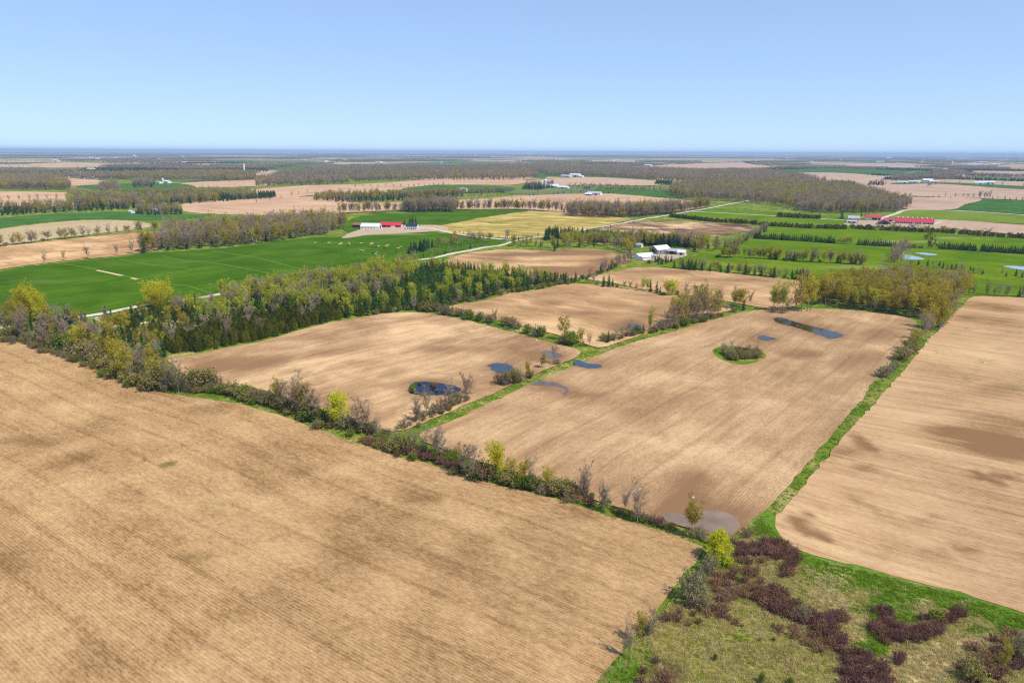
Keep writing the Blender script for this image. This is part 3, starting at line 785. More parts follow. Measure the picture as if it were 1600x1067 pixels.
def bush(seed, H, R, stems, leaves, lsize, twigs, upright=.6, twd=.04):
    g = np.random.default_rng(seed)
    TV, TF, CV, CF = [], [], [], []
    for k in range(stems):
        a = k * 2.4 + g.uniform(-.3, .3)
        o = math.sqrt((k + .5) / stems)
        b = np.array([math.cos(a) * o * R * .3, math.sin(a) * o * R * .3, -.15])
        top = np.array([math.cos(a) * o * R, math.sin(a) * o * R, H * (1 - .55 * o**2.2) * g.uniform(.72, 1.08)])
        mid = b * .45 + top * .55 + g.normal(0, .06 * R, 3) + np.array([0, 0, .08 * H])
        tube(TV, TF, [b, mid, top], [.055, .035, .012], 3)
        for f in (.35, .55, .7, .85, 1.0):
            c = b + (mid - b) * min(f / .55, 1) if f <= .55 else mid + (top - mid) * (f - .55) / .45
            for _ in range(twigs):
                d = g.normal(0, .6, 3) + np.array([0, 0, upright]) + (top - b) / H * .4
                d = d / np.linalg.norm(d) * g.uniform(.35, .8) * H * .3
                twig(CV, CF, c + g.normal(0, .05 * R, 3), d, twd * g.uniform(.7, 1.2))
            for _ in range(g.poisson(leaves)):
                leaf(CV, CF, g, c + g.normal(0, .14 * R, 3), lsize * g.uniform(.6, 1.3), .4)
    return TV, TF, CV, CF

class Tpl:
    def __init__(s, name, part, H, R, build, barkm, crownm):
        TV, TF, CV, CF = build
        s.name, s.part, s.H, s.R = name, part, H, R
        s.trunk = mesh(part[0], TV, TF, [M[barkm]], smooth=True)
        s.crown = mesh(part[1], CV, CF, [M[crownm]])
        n = len(TV)
        s.joined = mesh(name, TV + CV, TF + [tuple(i + n for i in f) for f in CF], [M[barkm], M[crownm]], [0] * len(TF) + [1] * len(CF))
        s.crownm = crownm

TC = ('trunk', 'crown')
SC = ('stems', 'foliage')
T = {}
T['c'] = [Tpl('spruce_tree', TC, 12, 2.3, conifer(s, 12, 2.8 * k), 'bark', 'spruce') for s, k in ((1, 1), (2, .85), (3, 1.15))]
T['P'] = [Tpl('pine_tree', TC, 12, 3.0, conifer(s, 12, 3.0, .8, .15, .6, .1), 'bark', 'pine') for s in (4, 5)]
T['e'] = [Tpl('cedar_tree', TC, 9, 1.7, cedar(s, 9, 2.2 * k), 'bark', 'cedar') for s, k in ((1, 1), (2, .8), (3, 1.2))]
T['o'] = [Tpl('budding_tree', TC, 12, 3.6, broadleaf(s, 12, 3.9, b, 14, 6.5, .45, 3, sh), 'bark_grey', 'olive') for s, b, sh in ((1, .30, 'round'), (2, .35, 'vase'), (3, .25, 'round'), (4, .4, 'round'))]
T['O'] = [Tpl('budding_tree', TC, 13, 3.6, broadleaf(s, 13, 4.1, b, 14, 7.5, .47, 3, sh), 'bark_grey', 'gold_leaf') for s, b, sh in ((11, .30, 'round'), (12, .4, 'vase'), (13, .3, 'round'))]
T['l'] = [Tpl('budding_tree', TC, 12, 3.2, broadleaf(s, 12, 3.4, b, 14, 7.0, .45, 2, sh), 'bark_grey', 'lime') for s, b, sh in ((21, .30, 'round'), (22, .35, 'vase'), (23, .3, 'col'))]
T['y'] = [Tpl('yellow_tree', TC, 10, 3.0, broadleaf(s, 10, 3.7, b, 18, 11.0, .38, 2, sh, .2), 'bark', 'yellow') for s, b, sh in ((31, .16, 'round'), (32, .22, 'round'))]
T['Y'] = [Tpl('yellow_tree', TC, 10, 2.8, broadleaf(33, 10, 3.0, .05, 24, 9.0, .34, 2, 'cone', .2), 'bark', 'yellow')]
T['W'] = [Tpl('willow_tree', TC, 14, 5.0, broadleaf(s, 14, 6.6, .10, 24, 13.0, .6, 2, 'round', .35), 'bark', 'willow') for s in (41, 42)]
T['b'] = [Tpl('bare_tree', TC, 11, 3.0, broadleaf(s, 11, 3.4, b, 14, .5, .3, 9, sh, .17), 'bark_grey', 'twig_mauve') for s, b, sh in ((51, .25, 'vase'), (52, .3, 'round'), (53, .2, 'vase'), (54, .35, 'vase'))]
T['g'] = [Tpl('bare_tree', TC, 11, 2.8, broadleaf(s, 11, 2.7, b, 13, .35, .3, 7, sh, .16), 'bark_grey', 'twig_grey') for s, b, sh in ((61, .15, 'round'), (62, .25, 'vase'))]
T['p'] = [Tpl('bare_tree', TC, 9, 2.6, broadleaf(s, 9, 2.6, .08, 14, .5, .3, 4, 'vase', .14), 'bark_pale', 'shrub_grey') for s in (71,)]
T['w'] = [Tpl('birch_tree', TC, 13, 2.2, broadleaf(s, 13, 2.0, b, 12, 4.0, .36, 3, 'col', .17), 'bark_birch', 'lime') for s, b in ((81, .4), (82, .5))]
T['s'] = [Tpl('hedge_shrub', SC, 4, 2.6, bush(s, 4, 2.5, 17, 9, .34, 4), 'bark', 'shrub') for s in (1, 2, 3)]
T['G'] = [Tpl('hedge_shrub', SC, 4, 2.6, bush(s, 4, 2.5, 17, 14, .36, 3), 'bark', 'shrub_green') for s in (4, 5)]
T['h'] = [Tpl('hedge_shrub', SC, 4, 2.6, bush(s, 4, 2.4, 18, 4, .3, 8), 'bark_grey', 'shrub_grey') for s in (6, 7)]
T['B'] = [Tpl('hedge_shrub', SC, 3.5, 2.4, bush(s, 3.5, 2.3, 18, 1, .28, 9), 'bark', 'twig_brown') for s in (8, 9)]
T['m'] = [Tpl('dogwood_shrub', SC, 1.9, 1.5, bush(s, 1.9, 1.4, 20, 1.0, .16, 8, 1.2, .028), 'bark', 'dogwood') for s in (10, 11, 12)]
T['n'] = [Tpl('dogwood_shrub', SC, 1.7, 1.5, bush(s, 1.7, 1.4, 18, 1.5, .16, 8, 1.0, .028), 'bark', 'dogwood_brown') for s in (13, 14)]

COUNT = {}
USED = set()
def plant(k, x, y, z, hm, label, group, parts=True, wide=1.0, r=None):
    t = T[k][rnd.randrange(len(T[k]))]
    sc = hm / t.H
    sx = sc * wide * (rnd.uniform(.88, 1.14))
    COUNT[t.name] = COUNT.get(t.name, 0) + 1
    if parts:
        o = D.objects.new(t.name, None)
        COL.objects.link(o)
        o.empty_display_size = .5
    else:
        o = D.objects.new(t.name, t.joined)
        COL.objects.link(o)
    o.location = (x, y, z)
    o.rotation_euler = (rnd.gauss(0, .02), rnd.gauss(0, .02), rnd.uniform(0, 6.28))
    o.scale = (sx, sx, sc)
    o['label'] = label
    o['category'] = 'shrub' if 'shrub' in t.name else 'tree'
    if group: o['group'] = group
    if parts:
        for nm, md in zip(t.part, (t.trunk, t.crown)):
            c = D.objects.new(nm, md)
            COL.objects.link(c)
            c.parent = o
    return o

def px_height(hpx, x, y, z): return hpx * depth(x, y, z) / FPX * 1.04

ADJ = {'c': 'dark green pointed spruce', 'P': 'dark spreading pine', 'e': 'olive green cedar', 'o': 'olive budding tree', 'O': 'golden budding tree', 'l': 'lime green budding tree', 'y': 'bright yellow leafing tree',
       'Y': 'bright yellow cone-shaped tree', 'W': 'big round yellow willow', 'b': 'bare mauve-grey tree', 'g': 'bare grey tree', 'p': 'bare pale lichen-grown tree', 'w': 'white-trunked birch', 's': 'olive leafing shrub',
       'G': 'green leafing shrub', 'h': 'grey twiggy shrub', 'B': 'bare brown shrub', 'm': 'dark red dogwood shrub', 'n': 'brownish red dogwood shrub'}
ORD = ['first', 'second', 'third', 'fourth', 'fifth', 'sixth', 'seventh', 'eighth', 'ninth', 'tenth', 'eleventh', 'twelfth', 'thirteenth', 'fourteenth', 'fifteenth', 'sixteenth', 'seventeenth', 'eighteenth', 'nineteenth', 'twentieth']
def ordinal(i):
    if i < 20: return ORD[i]
    tens = {2: 'twenty', 3: 'thirty', 4: 'forty', 5: 'fifty', 6: 'sixty', 7: 'seventy', 8: 'eighty', 9: 'ninety'}
    n = i + 1
    if n == 100: return 'hundredth'
    if n > 100: return 'hundred-and-' + ordinal(n - 101)
    return {20: 'twentieth', 30: 'thirtieth', 40: 'fortieth', 50: 'fiftieth', 60: 'sixtieth', 70: 'seventieth', 80: 'eightieth', 90: 'ninetieth'}.get(n) or tens[n // 10] + '-' + ORD[n % 10 - 1]

def row(items, place, end, group, key=lambda t: t[1]):
    """items: (kind, px, py, height px[, wide]) traced one by one; end: the landmark from which like ones are counted."""
    n = {}
    tot = {}
    for it in items: tot[ADJ[it[0]]] = tot.get(ADJ[it[0]], 0) + 1
    for it in sorted(items, key=key):
        k, px, py, hp = it[:4]
        wd = it[4] if len(it) > 4 else 1.0
        a = ADJ[k]
        i = n.get(a, 0); n[a] = i + 1
        lab = f"{a} {place}" if tot[a] == 1 else f"{ordinal(i)} {a} from {end}, {place}"
        x, y, z = at(px, py)
        plant(k, x, y, z, px_height(hp, x, y, z), lab, group, hp >= 15, wd)

# long hedgerow along the stubble field
HEDGE = [
 ('g', 4, 524, 34), ('s', 20, 529, 22), ('p', 24, 522, 30, .6), ('o', 14, 520, 32), ('b', 36, 531, 30), ('h', 40, 531, 13), ('h', 52, 536, 20, 1.3), ('b', 66, 541, 26), ('B', 78, 541, 22, 1.2), ('s', 88, 545, 22), ('b', 74, 535, 32),
 ('G', 101, 547, 26), ('s', 116, 551, 24), ('B', 108, 540, 26, 1.1), ('y', 121, 545, 27, .9), ('o', 131, 549, 32), ('h', 124, 556, 18, 1.2), ('s', 137, 555, 26, 1.1), ('B', 133, 563, 14, 1.2), ('h', 147, 565, 20), ('b', 150, 565, 26), ('s', 159, 571, 26),
 ('o', 165, 566, 34), ('g', 155, 545, 30), ('s', 176, 580, 30, 1.1), ('O', 181, 578, 36), ('s', 190, 589, 28, 1.1), ('G', 178, 588, 15), ('o', 199, 590, 40), ('s', 196, 597, 20), ('b', 215, 584, 30), ('h', 223, 586, 26, 1.2), ('p', 206, 598, 28, .5), ('s', 212, 601, 18, 1.3), ('s', 226, 603, 24), ('o', 240, 596, 30),
 ('s', 238, 608, 28, 1.1), ('s', 250, 605, 34), ('o', 254, 600, 34), ('h', 257, 610, 22), ('b', 266, 609, 34), ('b', 279, 612, 38), ('h', 288, 610, 30, 1.1), ('s', 300, 606, 24), ('s', 316, 604, 34, 1.2), ('h', 328, 604, 24), ('B', 336, 603, 17, 1.2),
 ('s', 345, 609, 13, 1.2), ('s', 358, 615, 18), ('s', 367, 617, 20, 1.1), ('h', 374, 620, 17), ('G', 383, 622, 20), ('s', 391, 625, 20, 1.1), ('B', 402, 626, 17), ('h', 411, 628, 20), ('h', 420, 631, 22), ('s', 428, 633, 20),
 ('o', 436, 636, 36, .9), ('b', 444, 638, 36), ('h', 452, 640, 22, 1.1), ('b', 458, 644, 40), ('b', 466, 648, 42), ('o', 473, 648, 40), ('B', 474, 650, 18), ('G', 482, 656, 22), ('g', 490, 658, 42, 1.1), ('g', 498, 657, 34), ('G', 503, 659, 20, .9), ('b', 512, 664, 32, .7),
 ('y', 528, 665, 42), ('B', 516, 669, 12), ('h', 541, 668, 22, 1.3), ('h', 550, 671, 18), ('g', 557, 670, 34), ('b', 565, 676, 38), ('b', 573, 675, 34), ('h', 580, 676, 14), ('b', 590, 684, 30, .7), ('s', 597, 681, 12), ('h', 605, 682, 14), ('B', 583, 670, 14),
 ('p', 617, 702, 26, 1.3), ('s', 610, 705, 18), ('s', 628, 705, 26, 1.1), ('p', 638, 704, 28), ('b', 648, 702, 26), ('p', 663, 708, 30), ('b', 681, 716, 36), ('g', 690, 718, 38, 1.1), ('h', 698, 716, 18), ('G', 684, 718, 18, .8), ('G', 713, 724, 14), ('G', 705, 720, 16),
 ('g', 729, 744, 42), ('g', 737, 743, 48), ('h', 742, 744, 26, 1.2), ('s', 752, 746, 24), ('B', 755, 748, 28), ('s', 762, 748, 20), ('y', 774, 744, 42), ('B', 780, 749, 13), ('O', 798, 748, 28), ('s', 790, 753, 18), ('s', 800, 757, 24, 1.1), ('O', 815, 758, 36), ('G', 811, 760, 20), ('G', 825, 763, 22, 1.1), ('b', 828, 760, 40, .7),
 ('h', 838, 763, 20, 1.1), ('o', 855, 766, 30), ('h', 858, 769, 18), ('s', 870, 770, 24, 1.2), ('s', 884, 772, 24, 1.2), ('B', 893, 774, 18, 1.2), ('b', 880, 777, 18, .6), ('b', 909, 775, 34), ('b', 917, 776, 36), ('G', 925, 777, 8),
 ('p', 941, 797, 30, .9), ('b', 945, 796, 36), ('G', 950, 788, 9), ('s', 965, 800, 8, 1.4), ('b', 977, 801, 30), ('h', 970, 803, 9, 1.4), ('s', 985, 805, 9, 1.3), ('b', 996, 815, 48), ('h', 1004, 813, 14, 1.2), ('h', 993, 810, 12), ('B', 1012, 814, 12), ('B', 1024, 818, 11, 1.3), ('s', 1038, 822, 8, 1.3), ('B', 1050, 824, 9, 1.2)]
row(HEDGE, 'in the long hedgerow', 'the house wood', 'hedgerow along the big stubble field')
# corner by the brown pond and down the near field edge
NEAR = [('O', 1081, 838, 44, .95), ('h', 1092, 838, 18, 1.1), ('s', 1076, 836, 14), ('h', 1099, 842, 10, 1.2), ('s', 1110, 848, 9), ('Y', 1122, 876, 52, 1.05), ('h', 1108, 896, 34, .75), ('h', 1080, 938, 52, .78), ('h', 1096, 912, 20, .8), ('o', 1000, 1004, 46, .55), ('g', 1017, 990, 44, .6),
        ('h', 1010, 990, 24, .9), ('b', 975, 1026, 46, .6), ('b', 985, 1028, 36, .6), ('h', 1098, 950, 24, .8), ('B', 1168, 838, 16), ('h', 1256, 966, 24, 1.0), ('G', 1462, 968, 16, 1.1), ('s', 1520, 1062, 40, .8), ('p', 1523, 1060, 30, .6), ('o', 1565, 1055, 44, .6), ('h', 1590, 1025, 40, .7), ('G', 1190, 1066, 18, .5), ('G', 1234, 1068, 12, .6), ('G', 1117, 1030, 10, .6), ('s', 1187, 1000, 5), ('s', 1160, 978, 5), ('G', 1208, 978, 7, .7), ('G', 1209, 1000, 5)]
row(NEAR, 'at the near marsh edge', 'the brown pond', 'trees and shrubs round the near marsh', key=lambda t: math.hypot(t[1] - 1085, t[2] - 815))
STRIP = [('h', 632, 668, 14, 1.2), ('b', 651, 658, 30, .9), ('p', 652, 656, 22), ('h', 662, 652, 12, 1.2), ('b', 668, 650, 30), ('h', 678, 646, 16, 1.1), ('B', 690, 642, 18, 1.3), ('h', 702, 636, 18, 1.2), ('h', 714, 630, 18), ('b', 727, 622, 28), ('b', 735, 616, 20), ('b', 703, 630, 24),
         ('B', 781, 600, 18, 1.1), ('h', 791, 601, 17), ('s', 800, 598, 22, 1.1), ('h', 810, 596, 16), ('s', 806, 592, 16), ('O', 824, 588, 19, .9), ('s', 828, 589, 12), ('o', 850, 574, 16), ('b', 846, 574, 14), ('b', 866, 568, 24, .8), ('B', 870, 569, 8, 1.3),
         ('h', 877, 536, 12, 1.2), ('O', 881, 529, 30, .95), ('s', 884, 536, 16, 1.1), ('G', 893, 537, 18, 1.2), ('O', 908, 534, 18, .7), ('b', 910, 540, 8, 1.4), ('b', 921, 540, 15, 1.1), ('s', 943, 533, 13), ('c', 950, 535, 19, 1.2), ('h', 957, 532, 12), ('b', 964, 531, 15, 1.2), ('b', 972, 529, 15, 1.2), ('b', 980, 526, 17, 1.2), ('h', 988, 525, 12, 1.2), ('G', 995, 522, 13), ('b', 984, 522, 14), ('c', 1005, 520, 14, 1.2), ('l', 1015, 518, 26, .5), ('b', 1014, 518, 20, .5), ('h', 1022, 517, 9, 1.4),
         ('h', 1034, 514, 12, 1.3), ('b', 1042, 512, 22), ('b', 1049, 511, 30, .8), ('o', 1052, 507, 34), ('b', 1058, 508, 30), ('o', 1062, 505, 34), ('G', 1070, 508, 11, 1.2), ('b', 1068, 504, 32), ('b', 1076, 503, 34), ('O', 1080, 500, 36), ('b', 1086, 502, 32), ('o', 1091, 499, 36), ('b', 1096, 499, 32), ('O', 1101, 497, 32), ('b', 1106, 497, 28), ('o', 1111, 495, 28), ('b', 1116, 494, 24), ('o', 1121, 493, 22), ('h', 1100, 502, 10, 1.3), ('b', 1135, 488, 12, .6), ('B', 1147, 487, 6, 1.6)]
row(STRIP, 'on the narrow green strip', 'the long hedgerow', 'trees on the green strip')
CROSS = [('s', 664, 484, 14, 1.3), ('s', 675, 485, 14, 1.3), ('B', 684, 486, 13), ('h', 693, 491, 15, 1.2), ('h', 702, 492, 15, 1.2), ('s', 716, 493, 13), ('h', 724, 494, 14), ('G', 733, 498, 14, 1.2), ('h', 750, 500, 14), ('G', 748, 501, 9), ('B', 761, 503, 11), ('h', 768, 504, 14), ('b', 774, 503, 14), ('h', 787, 507, 14), ('s', 795, 509, 15, 1.2), ('h', 803, 512, 15), ('h', 811, 513, 10), ('G', 824, 520, 13), ('h', 838, 525, 18, 1.1), ('G', 846, 525, 15)]
row(CROSS, 'in the low tilled-field hedge', 'the conifer wood', 'low hedge between the two tilled fields')
BACK = [('b', 918, 444, 12, 1.4), ('b', 927, 444, 12, 1.3), ('h', 933, 445, 8), ('c', 943, 448, 18, 1.3), ('c', 951, 448, 20, 1.3), ('c', 957, 448, 13), ('s', 964, 449, 5), ('b', 976, 451, 9, 1.3), ('b', 985, 452, 9, 1.2), ('b', 994, 453, 8), ('l', 1003, 454, 16), ('l', 1011, 455, 14), ('c', 1016, 456, 20, .8), ('c', 1026, 458, 19, .9), ('c', 1031, 458, 12, .9), ('O', 1043, 460, 17, 1.1), ('y', 1050, 461, 18, 1.3), ('h', 1058, 461, 8), ('b', 1071, 462, 16, .9), ('b', 1086, 466, 17, .9), ('c', 1092, 468, 15, 1.4), ('c', 1103, 469, 15, 1.4), ('o', 1121, 473, 17), ('b', 1127, 473, 14), ('O', 1147, 482, 22), ('o', 1155, 482, 24), ('O', 1162, 480, 22), ('c', 1162, 484, 14, 1.2), ('b', 1172, 478, 16),
        ('s', 1120, 474, 5, 2), ('G', 1065, 464, 4, 2.5), ('G', 1035, 461, 4, 2.5), ('l', 1208, 485, 30, .8), ('l', 1222, 486, 33, .8), ('o', 1214, 486, 28, .8), ('b', 1230, 486, 22), ('B', 1208, 488, 9, 1.4), ('B', 1223, 489, 9, 1.4), ('b', 1242, 486, 28, .8), ('o', 1252, 487, 42), ('O', 1260, 486, 40), ('l', 1266, 485, 34)]
row(BACK, 'on the back field edge', 'the dark spruce trio', 'trees along the back edge of the tilled fields')
SCREEN = [('s', 136, 528, 15), ('b', 141, 531, 20), ('o', 149, 529, 19), ('B', 145, 527, 9), ('s', 129, 529, 15), ('o', 132, 527, 20), ('s', 180, 527, 13), ('o', 172, 526, 18), ('e', 186, 526, 16)]
row(SCREEN, 'screening the red-roofed house', 'the hedgerow end', 'trees screening the red-roofed house')
REED = [('G', 645, 606, 7), ('G', 643, 611, 8), ('s', 650, 615, 5), ('B', 674, 604, 8, .9), ('s', 679, 605, 9, .9), ('h', 682, 611, 4, 1.5), ('h', 664, 617, 4, 1.5), ('s', 659, 618, 4, 1.3), ('h', 690, 611, 3, 1.3), ('h', 700, 617, 6), ('h', 706, 616, 7), ('G', 655, 600, 4, 1.3)]
row(REED, 'standing in the reedy pond', 'its leafy end', 'plants in the reedy pond')
ISLE = [('b', 1129, 551, 13, 1.0), ('b', 1132, 553, 14, 1.0), ('b', 1143, 548, 13, 1.0), ('s', 1138, 556, 12, 1.2), ('h', 1145, 558, 12, 1.2), ('s', 1142, 562, 12, 1.2), ('B', 1154, 552, 12), ('s', 1153, 557, 12, 1.1), ('s', 1160, 560, 12, 1.2), ('B', 1165, 552, 10), ('b', 1169, 553, 13, 1.2), ('s', 1170, 559, 11, 1.2), ('B', 1149, 563, 8, 1.3), ('b', 1182, 555, 12, 1.1), ('s', 1179, 559, 12, 1.2), ('h', 1186, 558, 9)]
row(ISLE, 'on the small grass island', 'the bare end', 'thicket on the grass island')
EDGE = [('h', 1376, 588, 13, 1.3), ('h', 1384, 587, 17, 1.3), ('h', 1393, 580, 13), ('h', 1399, 575, 13, 1.0), ('s', 1408, 562, 18, 1.2), ('h', 1414, 560, 22, 1.1), ('s', 1421, 552, 26, 1.0), ('o', 1426, 548, 28, .9), ('b', 1429, 547, 24), ('b', 1440, 531, 30, 1.0), ('b', 1446, 526, 24), ('O', 1448, 519, 36), ('o', 1456, 514, 36), ('b', 1452, 522, 20), ('o', 1466, 515, 42, .9), ('w', 1471, 514, 40), ('b', 1480, 502, 36), ('h', 1468, 510, 16), ('b', 1488, 496, 30), ('O', 1478, 498, 44)]
row(EDGE, 'beside the pale field', 'the marsh', 'trees on the strip beside the pale field', key=lambda t: -t[2])
SOLO = [('W', 46, 498, 34, .9), ('W', 58, 500, 33, .7), ('W', 30, 503, 24, .8), ('W', 72, 500, 19, .9), ('g', 22, 500, 30), ('W', 240, 478, 25, 1.1), ('W', 256, 477, 25, 1.1), ('W', 249, 484, 22, 1.0), ('l', 62, 506, 22), ('l', 262, 486, 22)]
row(SOLO, 'by the road behind the house wood', 'the hedgerow end', 'big yellow willows by the road')
HOUSE = [('c', 166, 497, 20, 1.2), ('c', 174, 500, 18, 1.2), ('b', 166, 500, 16), ('c', 208, 504, 26, 1.5), ('c', 217, 505, 22, 1.3), ('c', 203, 506, 18, 1.4), ('c', 224, 500, 20), ('O', 186, 515, 22, 1.3), ('O', 196, 516, 22, 1.2), ('O', 178, 515, 18), ('c', 150, 518, 24, .9), ('c', 252, 501, 20, 1.2), ('c', 262, 502, 18, 1.4), ('c', 105, 516, 34, 1.2), ('c', 112, 519, 36, 1.2), ('c', 96, 514, 26), ('b', 90, 508, 26), ('O', 85, 512, 20), ('c', 76, 508, 22), ('c', 70, 512, 20), ('c', 128, 502, 16, 1.2), ('c', 120, 500, 14, 1.2), ('c', 134, 499, 13, 1.2), ('b', 110, 500, 18), ('O', 120, 516, 22), ('b', 133, 514, 20), ('c', 50, 516, 26), ('c', 60, 520, 24), ('b', 40, 514, 26), ('g', 153, 536, 30), ('b', 125, 540, 26), ('O', 172, 530, 24), ('e', 165, 538, 22), ('b', 100, 535, 30), ('e', 44, 522, 22), ('c', 190, 520, 16), ('O', 168, 516, 14)]
row(HOUSE, 'round the red-roofed house', 'the hedgerow end', 'trees round the red-roofed house')

# ------------------------------------------------------------------ woods: nearest trees one by one, the rest as masses
CAND = []
def wood(px, kinds, spacing, hm, label, group, individual=True, jitter=.42, avoid=(), wide=1.0):
    P = np.array([at(*p)[:2] for p in px])
    lo, hi = P.min(0), P.max(0)
    gx, gy = np.meshgrid(np.arange(lo[0], hi[0] + spacing, spacing), np.arange(lo[1], hi[1] + spacing, spacing))
    G = np.column_stack([gx.ravel(), gy.ravel()])
    G = G + np.random.default_rng(len(CAND) + 5).uniform(-jitter, jitter, G.shape) * spacing
    G = G[inside(G, P)]
    ks, ws = list(kinds.keys()), list(kinds.values())
    ph = [(rnd.uniform(0, 6), rnd.uniform(0, 6), rnd.uniform(18, 40)) for _ in ks]
    for x, y in G:
        ww = [w_ * math.exp(.9 * math.sin(x / l_ + a_) * math.sin(y / l_ + b_)) for w_, (a_, b_, l_) in zip(ws, ph)]
        k = rnd.choices(ks, ww)[0]
        z = float(hgt(x, y))
        qx, qy = proj(x, y, z)
        if any((qx - a)**2 / c**2 + (qy - b)**2 / d**2 < 1 for a, b, c, d in avoid): continue
        h_ = hm * rnd.uniform(.72, 1.18) * {'e': .78, 's': .38, 'h': .38, 'G': .36, 'B': .3, 'c': .95, 'n': 1.0}.get(k, 1.0)
        vis = -60 < qx < 1660 and 200 < qy < 1110
        CAND.append((h_ / max(depth(x, y, z), 1), k, x, y, z, h_, label, group, individual and vis, wide))

W_HOUSE = [(-40, 508), (0, 500), (60, 497), (140, 502), (190, 497), (250, 487), (300, 482), (300, 520), (262, 554), (245, 585), (185, 570), (130, 545), (60, 523), (0, 513)]
wood(W_HOUSE, {'b': .1, 'c': .2, 'o': .16, 'O': .06, 's': .26, 'e': .26, 'h': .06}, 4.4, 6.4, 'in the mixed wood round the red-roofed house', 'mixed wood round the house', avoid=[(144, 516, 14, 14), (160, 503, 16, 8), (226, 504, 20, 6), (182, 514, 14, 12)])
wood([(258, 554), (330, 546), (400, 533), (470, 513), (540, 498), (525, 484), (450, 492), (380, 502), (320, 512), (262, 530)], {'e': .93, 'b': .02, 'c': .03, 's': .02}, 3.3, 8.6, 'in the cedar belt above the ploughed field', 'cedar belt above the ploughed field')
wood([(300, 512), (380, 500), (450, 490), (525, 483), (590, 470), (640, 440), (655, 424), (620, 428), (540, 446), (480, 458), (420, 470), (340, 480), (270, 488), (296, 500)], {'l': .25, 'b': .08, 'w': .13, 'c': .16, 'e': .2, 'P': .18}, 4.2, 8.6, 'in the birch and poplar wood by the gravel road', 'birch and poplar wood by the road')
wood([(540, 498), (590, 490), (645, 485), (690, 488), (702, 476), (760, 465), (830, 453), (905, 441), (880, 439), (830, 436), (760, 426), (700, 418), (662, 420), (640, 440), (592, 470), (540, 486)], {'c': .3, 'P': .52, 'l': .05, 'e': .12, 'o': .01}, 4.2, 8.4, 'in the conifer wood beyond the tilled fields', 'conifer wood beyond the tilled fields')
wood([(545, 497), (600, 489), (645, 486), (690, 488), (702, 478), (760, 468), (830, 454), (900, 443), (896, 440), (825, 450), (755, 463), (695, 472), (640, 482), (590, 486)], {'s': .4, 'h': .3, 'B': .2, 'b': .1}, 4.5, 9, 'along the front of the conifer wood', 'bushy front of the conifer wood')
W_MAPLE = [(1258, 476), (1290, 478), (1330, 482), (1380, 487), (1436, 497), (1468, 488), (1500, 467), (1513, 455), (1480, 450), (1400, 446), (1330, 450), (1290, 458)]
wood(W_MAPLE, {'O': .52, 'o': .28, 'b': .12, 'l': .06, 'g': .02}, 5.6, 11.8, 'in the golden maple wood between the fields', 'golden maple wood')
wood([(1256, 478), (1300, 480), (1380, 489), (1436, 499), (1440, 495), (1380, 484), (1300, 476)], {'B': .4, 's': .4, 'b': .2}, 5, 8, 'along the front of the golden maple wood', 'undergrowth of the maple wood')
wood([(210, 397), (245, 393), (340, 387), (430, 378), (515, 367), (545, 354), (510, 350), (430, 355), (330, 362), (266, 367), (252, 380)], {'b': .5, 'o': .2, 'g': .1, 'w': .08, 'O': .08, 'c': .05}, 7.5, 14, 'in the bare wood beyond the wheat', 'bare wood beyond the wheat')
wood([(870, 388), (940, 385), (985, 398), (1000, 400), (1060, 392), (1100, 397), (1135, 390), (1090, 384), (1000, 378), (930, 376), (880, 378)], {'o': .3, 'b': .3, 'O': .16, 'l': .12, 'c': .1}, 9, 11, 'round the white-roofed farm', 'trees round the white-roofed farm', avoid=[(1032, 394, 46, 9)])
wood([(848, 377), (870, 373), (930, 378), (1000, 383), (1088, 388), (1092, 384), (1000, 378), (930, 372), (858, 367)], {'c': 1}, 5, 13, 'in the dark spruce windbreak', 'dark spruce windbreak')

wood([(1008, 411), (1040, 414), (1052, 409), (1030, 405), (1010, 407)], {'O': .3, 'c': .25, 'G': .2, 'b': .25}, 5, 6.5, 'in front of the white-roofed farm', 'trees in front of the white-roofed farm', avoid=[(1006, 403, 14, 5)])
def line(px, kinds, spacing, hm, label, group, width=3, individual=True, wide=1.0):
    L = resample([at(*p) for p in px], spacing, False, False)
    for p in L:
        x, y = p[0] + rnd.gauss(0, width / 2), p[1] + rnd.gauss(0, width / 2)
        k = rnd.choices(list(kinds.keys()), list(kinds.values()))[0]
        z = float(hgt(x, y))
        h_ = hm * rnd.uniform(.75, 1.2) * {'s': .45, 'h': .45, 'B': .4, 'G': .4}.get(k, 1)
        CAND.append((h_ / depth(x, y, z), k, x, y, z, h_, label, group, individual, wide))

line([(533, 334), (600, 331), (700, 329), (825, 328), (870, 331), (990, 337), (1060, 332), (1108, 325)], {'b': .6, 'o': .3, 'g': .1}, 3.2, 13, 'in the bare tree line beyond the gold field', 'tree line beyond the gold field', 6)
wood([(628, 332), (712, 332), (714, 326), (632, 326)], {'b': .9, 'o': .1}, 8, 15, 'in the bare tree line beyond the gold field', 'tree line beyond the gold field')
wood([(880, 338), (990, 340), (1060, 334), (1064, 329), (990, 334), (890, 333)], {'b': .75, 'o': .25}, 8, 15, 'in the bare tree line beyond the gold field', 'tree line beyond the gold field')
line([(986, 408), (960, 417), (938, 428), (920, 434), (900, 440), (880, 441)], {'c': .3, 'G': .3, 'b': .3, 'h': .3}, 5, 8, 'in the hedge below the dark-patched field', 'hedge below the dark-patched field')
line([(1135, 390), (1160, 380), (1185, 368), (1198, 358)], {'b': .6, 'c': .2, 'o': .2}, 5, 8, 'on the hedge beside the bright pastures', 'hedge beside the bright pastures')
PH = 'between the bright green pastures'
def rowlist(xs, y0, y1, x0, x1, k, hpx):
    return [(k, x, y0 + (y1 - y0) * (x - x0) / (x1 - x0), hpx * rnd.uniform(.8, 1.2), rnd.uniform(1.1, 1.6)) for x in xs]
